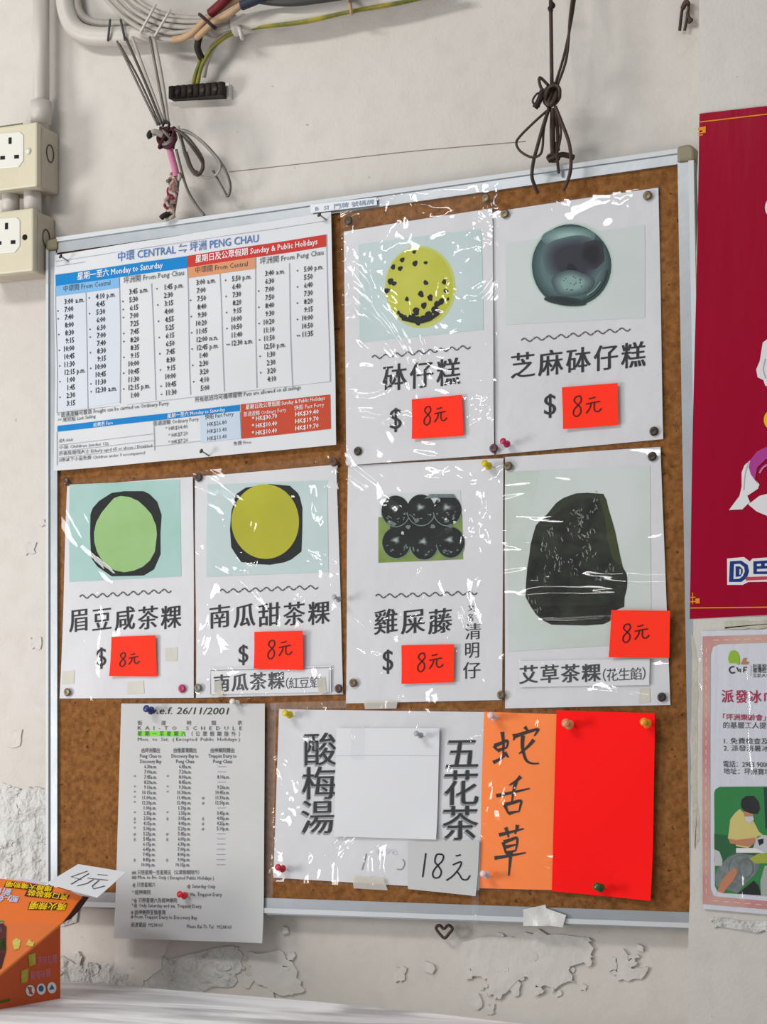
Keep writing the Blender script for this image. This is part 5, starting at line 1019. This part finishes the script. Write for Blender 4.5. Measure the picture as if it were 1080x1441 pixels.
mb.add([(XB, yb0, ZT + 0.0004), (XB - WB, yb0, ZT + 0.0004), (XB - WB, yF, ZT + 0.0004), (XB, yF, ZT + 0.0004)], [(3, 2, 1, 0)], M_INN)
# edge strip of the die cut side and its printing
XF = XB + 0.0006
sp = lambda x, y: tuple(PX(x, y, XF))
def sq(pts, m, off=0.0):
    mb.add([tuple(np.array(PX(x, y, XF + off))) for x, y in pts], [list(range(len(pts)))[::-1]], m)
sq([(-40, 1404.5), (85, 1300), (85, 1302.6), (-40, 1407)], ML('pale cut edge', (240, 150, 70)))
def side_text(body, A, B, h, m):
    v, f = glyphs(body, 1); v = brush(v, f, 0.01, 0.01); v[:, 0] = (v[:, 0]-v[:, 0].min())/np.ptp(v[:, 0]); v[:, 1] *= h/CAPH
    mb.add([sp(A[0] + (B[0]-A[0])*x, A[1] + (B[1]-A[1])*x - y) for x, y in v], f, m)
C_PK = ML('carton pink lettering', (222, 128, 140))
side_text('原味粒糖', (53, 1357.5), (80, 1353.5), 9, C_PK); side_text('酸梅味糖', (43, 1378), (71, 1373.5), 9, C_PK)
C_CANDY = mat('print candy', (206, 178, 84), 0.5, 0.12, var=0.5, vscale=120, dark=(150, 170, 40))
sq([(40, 1344), (50, 1341), (50, 1357), (41, 1360)], C_CANDY); sq([(30, 1366), (40, 1363), (39, 1381), (30, 1384)], C_CANDY)
def disc(cx, cy, r, m, off=0.0): sq([(cx + r*0.8*math.cos(g), cy + r*math.sin(g)) for g in np.linspace(0, 2*math.pi, 20, endpoint=False)], m, off)
for (cx, cy) in ((42.5, 1394), (58, 1392), (73, 1390)): disc(cx, cy, 8, C_PWH, 0.0002)
C_ICO = ML('carton icon blue', (60, 110, 160)); disc(58, 1391, 4.5, C_ICO, 0.0004); sq([(69, 1393), (73, 1385), (77, 1392)], C_ICO, 0.0004); sq([(38, 1389), (40, 1388), (47, 1399), (45, 1400)], ML('carton icon red', (200, 60, 50)), 0.0004); sq([(41, 1389), (45, 1389), (44, 1399), (41, 1399)], ML('carton icon grey', (120, 120, 120)), 0.0003)
sq([(0, 1408), (14, 1405), (14, 1409), (0, 1412)], ML('carton green line', (96, 100, 34)))
mb.build('carton_body', root)
# sloping front, seen through and above the cut side, with its pictures
mb = MB()
e_ = np.array([0, 0, 0.0])
n_ = np.array([0, -(K[2]-zF), (K[1]-yF)]); n_ = n_/np.linalg.norm(n_)
mb.add([(XB - 0.0014, yF, zF), (XB - 0.0014, K[1], K[2]), (XB - WB, K[1], K[2]), (XB - WB, yF, zF)], [(0, 1, 2, 3)], M_OR1)
def on_slope(px, py, lift):
    r_ = ray(px, py); q0 = K + n_*lift; tt = ((q0 - CAM) @ n_)/(r_ @ n_); return tuple(CAM + r_*tt)
def lq(pts, m, lift=0.0006): mb.add([on_slope(x, y, lift) for x, y in pts], [list(range(len(pts)))[::-1]], m)
C_LIME = mat('print lime sweets', (150, 176, 60), 0.5, 0.12, var=0.6, vscale=120, dark=(70, 110, 30)); C_TREAT = mat('print pale sweets', (226, 210, 120), 0.5, 0.12, var=0.5, vscale=140, dark=(190, 170, 40))
for pts, m in (([(-12, 1300), (4, 1299), (9, 1304), (8, 1340), (-12, 1346)], ML('photo dark red', (92, 30, 24))), ([(-12, 1290), (2, 1290), (6, 1297), (-12, 1302)], C_LIME), ([(-12, 1322), (8, 1320), (9, 1336), (-12, 1342)], ML('photo leaf green', (58, 92, 34))), ([(-12, 1344), (8, 1340), (2, 1362), (-12, 1370)], C_INN if False else ML('photo dark brown', (70, 22, 18))), ([(17, 1324), (23, 1320), (29, 1323), (27, 1335), (20, 1337)], C_TREAT), ([(36, 1330), (41, 1321), (45, 1326), (49, 1325), (46, 1332)], C_TREAT), ([(-6, 1298), (4, 1296), (3, 1312), (-6, 1314)], C_LILAC)): lq(pts, m)
mb.build('front_panel', root)
# lid flap leaning back from the ridge, printed upside down
Tn = PX(117, 1261, XB); fd = Tn - K; fd[0] = 0; fn = np.cross(np.array([1.0, 0, 0]), fd); fn = fn/np.linalg.norm(fn)
if fn[1] > 0: fn = -fn
def on_flap(px, py, lift=0.0):
    r_ = ray(px, py); tt = ((K + fn*lift - CAM) @ fn)/(r_ @ fn); return CAM + r_*tt
mb = MB()
lk = np.array([XB - WB, K[1], K[2]])
out = [K] + [on_flap(*q) for q in ((91, 1294), (99, 1284), (108, 1271), (116, 1261.5), (100, 1254.5), (80, 1249), (60, 1245), (30, 1239.5), (0, 1236.5), (-30, 1235), (-70, 1236))] + [lk + (on_flap(-70, 1236) - lk)*0.9, lk]
mb.prism(out, -fn*0.0012, M_OR1)
def fq(pts, m, lift=0.0006): mb.add([on_flap(x, y, lift) for x, y in pts], [list(range(len(pts)))[::-1]], m)
def ftext(body, A, B, h, m, lift, bold=0.02):
    """lettering printed upside down: its foot is the upper line A (right) to B (left) of the photo"""
    v, f = glyphs(body, 2); v = brush(v, f, bold, bold); v[:, 0] = (v[:, 0]-v[:, 0].min())/np.ptp(v[:, 0]); v[:, 1] *= h/CAPH
    mb.add([on_flap(A[0] + (B[0]-A[0])*x - 0.35*y, A[1] + (B[1]-A[1])*x + y, lift) for x, y in v], f, m)
C_SHADE = ML('carton dark lettering edge', (74, 52, 14)); C_YLT = ML('carton yellow lettering', (246, 204, 20)); C_LVT = ML('carton lavender lettering', (196, 196, 226))
fq([(5, 1248), (9, 1239.5), (76, 1247), (72, 1256)], C_SHADE, 0.0005); fq([(34, 1261), (39, 1251), (98, 1259), (93, 1267)], C_SHADE, 0.0005); fq([(39, 1280), (42, 1268.5), (95, 1271), (91, 1281)], C_SHADE, 0.0005)
ftext('爆趣大嘴勁嚼', (74, 1248), (9, 1240.5), 5.6, C_YLT, 0.0009); ftext('爽口條裝裝', (97, 1259.4), (40, 1252), 6.4, C_YLT, 0.0009); ftext('嘴火辣嚼', (94, 1272), (43, 1269.6), 7.6, C_YLT, 0.0009)
fq([(20, 1236.8), (28, 1236.5), (66, 1241.5), (64, 1245.5)], C_LVT, 0.0005)
ftext('新口', (17, 1252), (-8, 1249), 6.5, C_LVT, 0.0009, 0.04); ftext('勁-好', (27, 1262), (-8, 1259), 6.5, C_LVT, 0.0009, 0.04)
mb.build('lid_flap', root)
mb = MB(); gx = XB - 0.0016
g = [tuple(PX(x, y, gx)) for x, y in ((85, 1301), (92, 1296.5), (100, 1293), (112, 1281), (126, 1262), (117, 1261), (107, 1272), (98, 1285))]
mb.prism(g, (-0.03, 0, 0), M_INN); o = mb.build('tuck_flap', root); o['label'] = 'dark brown inner tuck flap'
# hand lettered card lying on the flap
cc = [P(110, 1216, -0.118), P(178, 1227, -0.118), P(137, 1263, -0.166), P(65, 1243, -0.160)]
cn = np.cross(cc[1] - cc[0], cc[3] - cc[0]); cn = cn/np.linalg.norm(cn); cn = -cn if cn[1] > 0 else cn
mb = MB(); mb.prism(cc, -cn*0.0006, M_CARD)
def cpt(u, v): return (cc[0]*(1-u) + cc[1]*u)*(1-v) + (cc[3]*(1-u) + cc[2]*u)*v + cn*0.0008
for st in ([(0.34, 0.22), (0.22, 0.56), (0.44, 0.58)], [(0.42, 0.30), (0.38, 0.82)], [(0.58, 0.28), (0.76, 0.24)], [(0.50, 0.48), (0.86, 0.40)], [(0.62, 0.48), (0.60, 0.66), (0.50, 0.82)], [(0.72, 0.46), (0.73, 0.70), (0.80, 0.78), (0.92, 0.60)]):
    p = [np.array(q) for q in st]; vs = []
    for k, q in enumerate(p):
        d_ = p[min(k+1, len(p)-1)] - p[max(k-1, 0)]; d_ = d_/np.linalg.norm(d_); nn = np.array([-d_[1], d_[0]*1.0])*0.012; vs += [cpt(*(q + nn)), cpt(*(q - nn))]
    mb.add(vs, [(2*k, 2*k+1, 2*k+3, 2*k+2) for k in range(len(p)-1)], M_INK2)
tag(mb.build('price_card'), 'tilted white card handwritten 4元 resting on the orange carton', 'price card')

bpy.data.objects.remove(_fo); bpy.data.curves.remove(_fc)
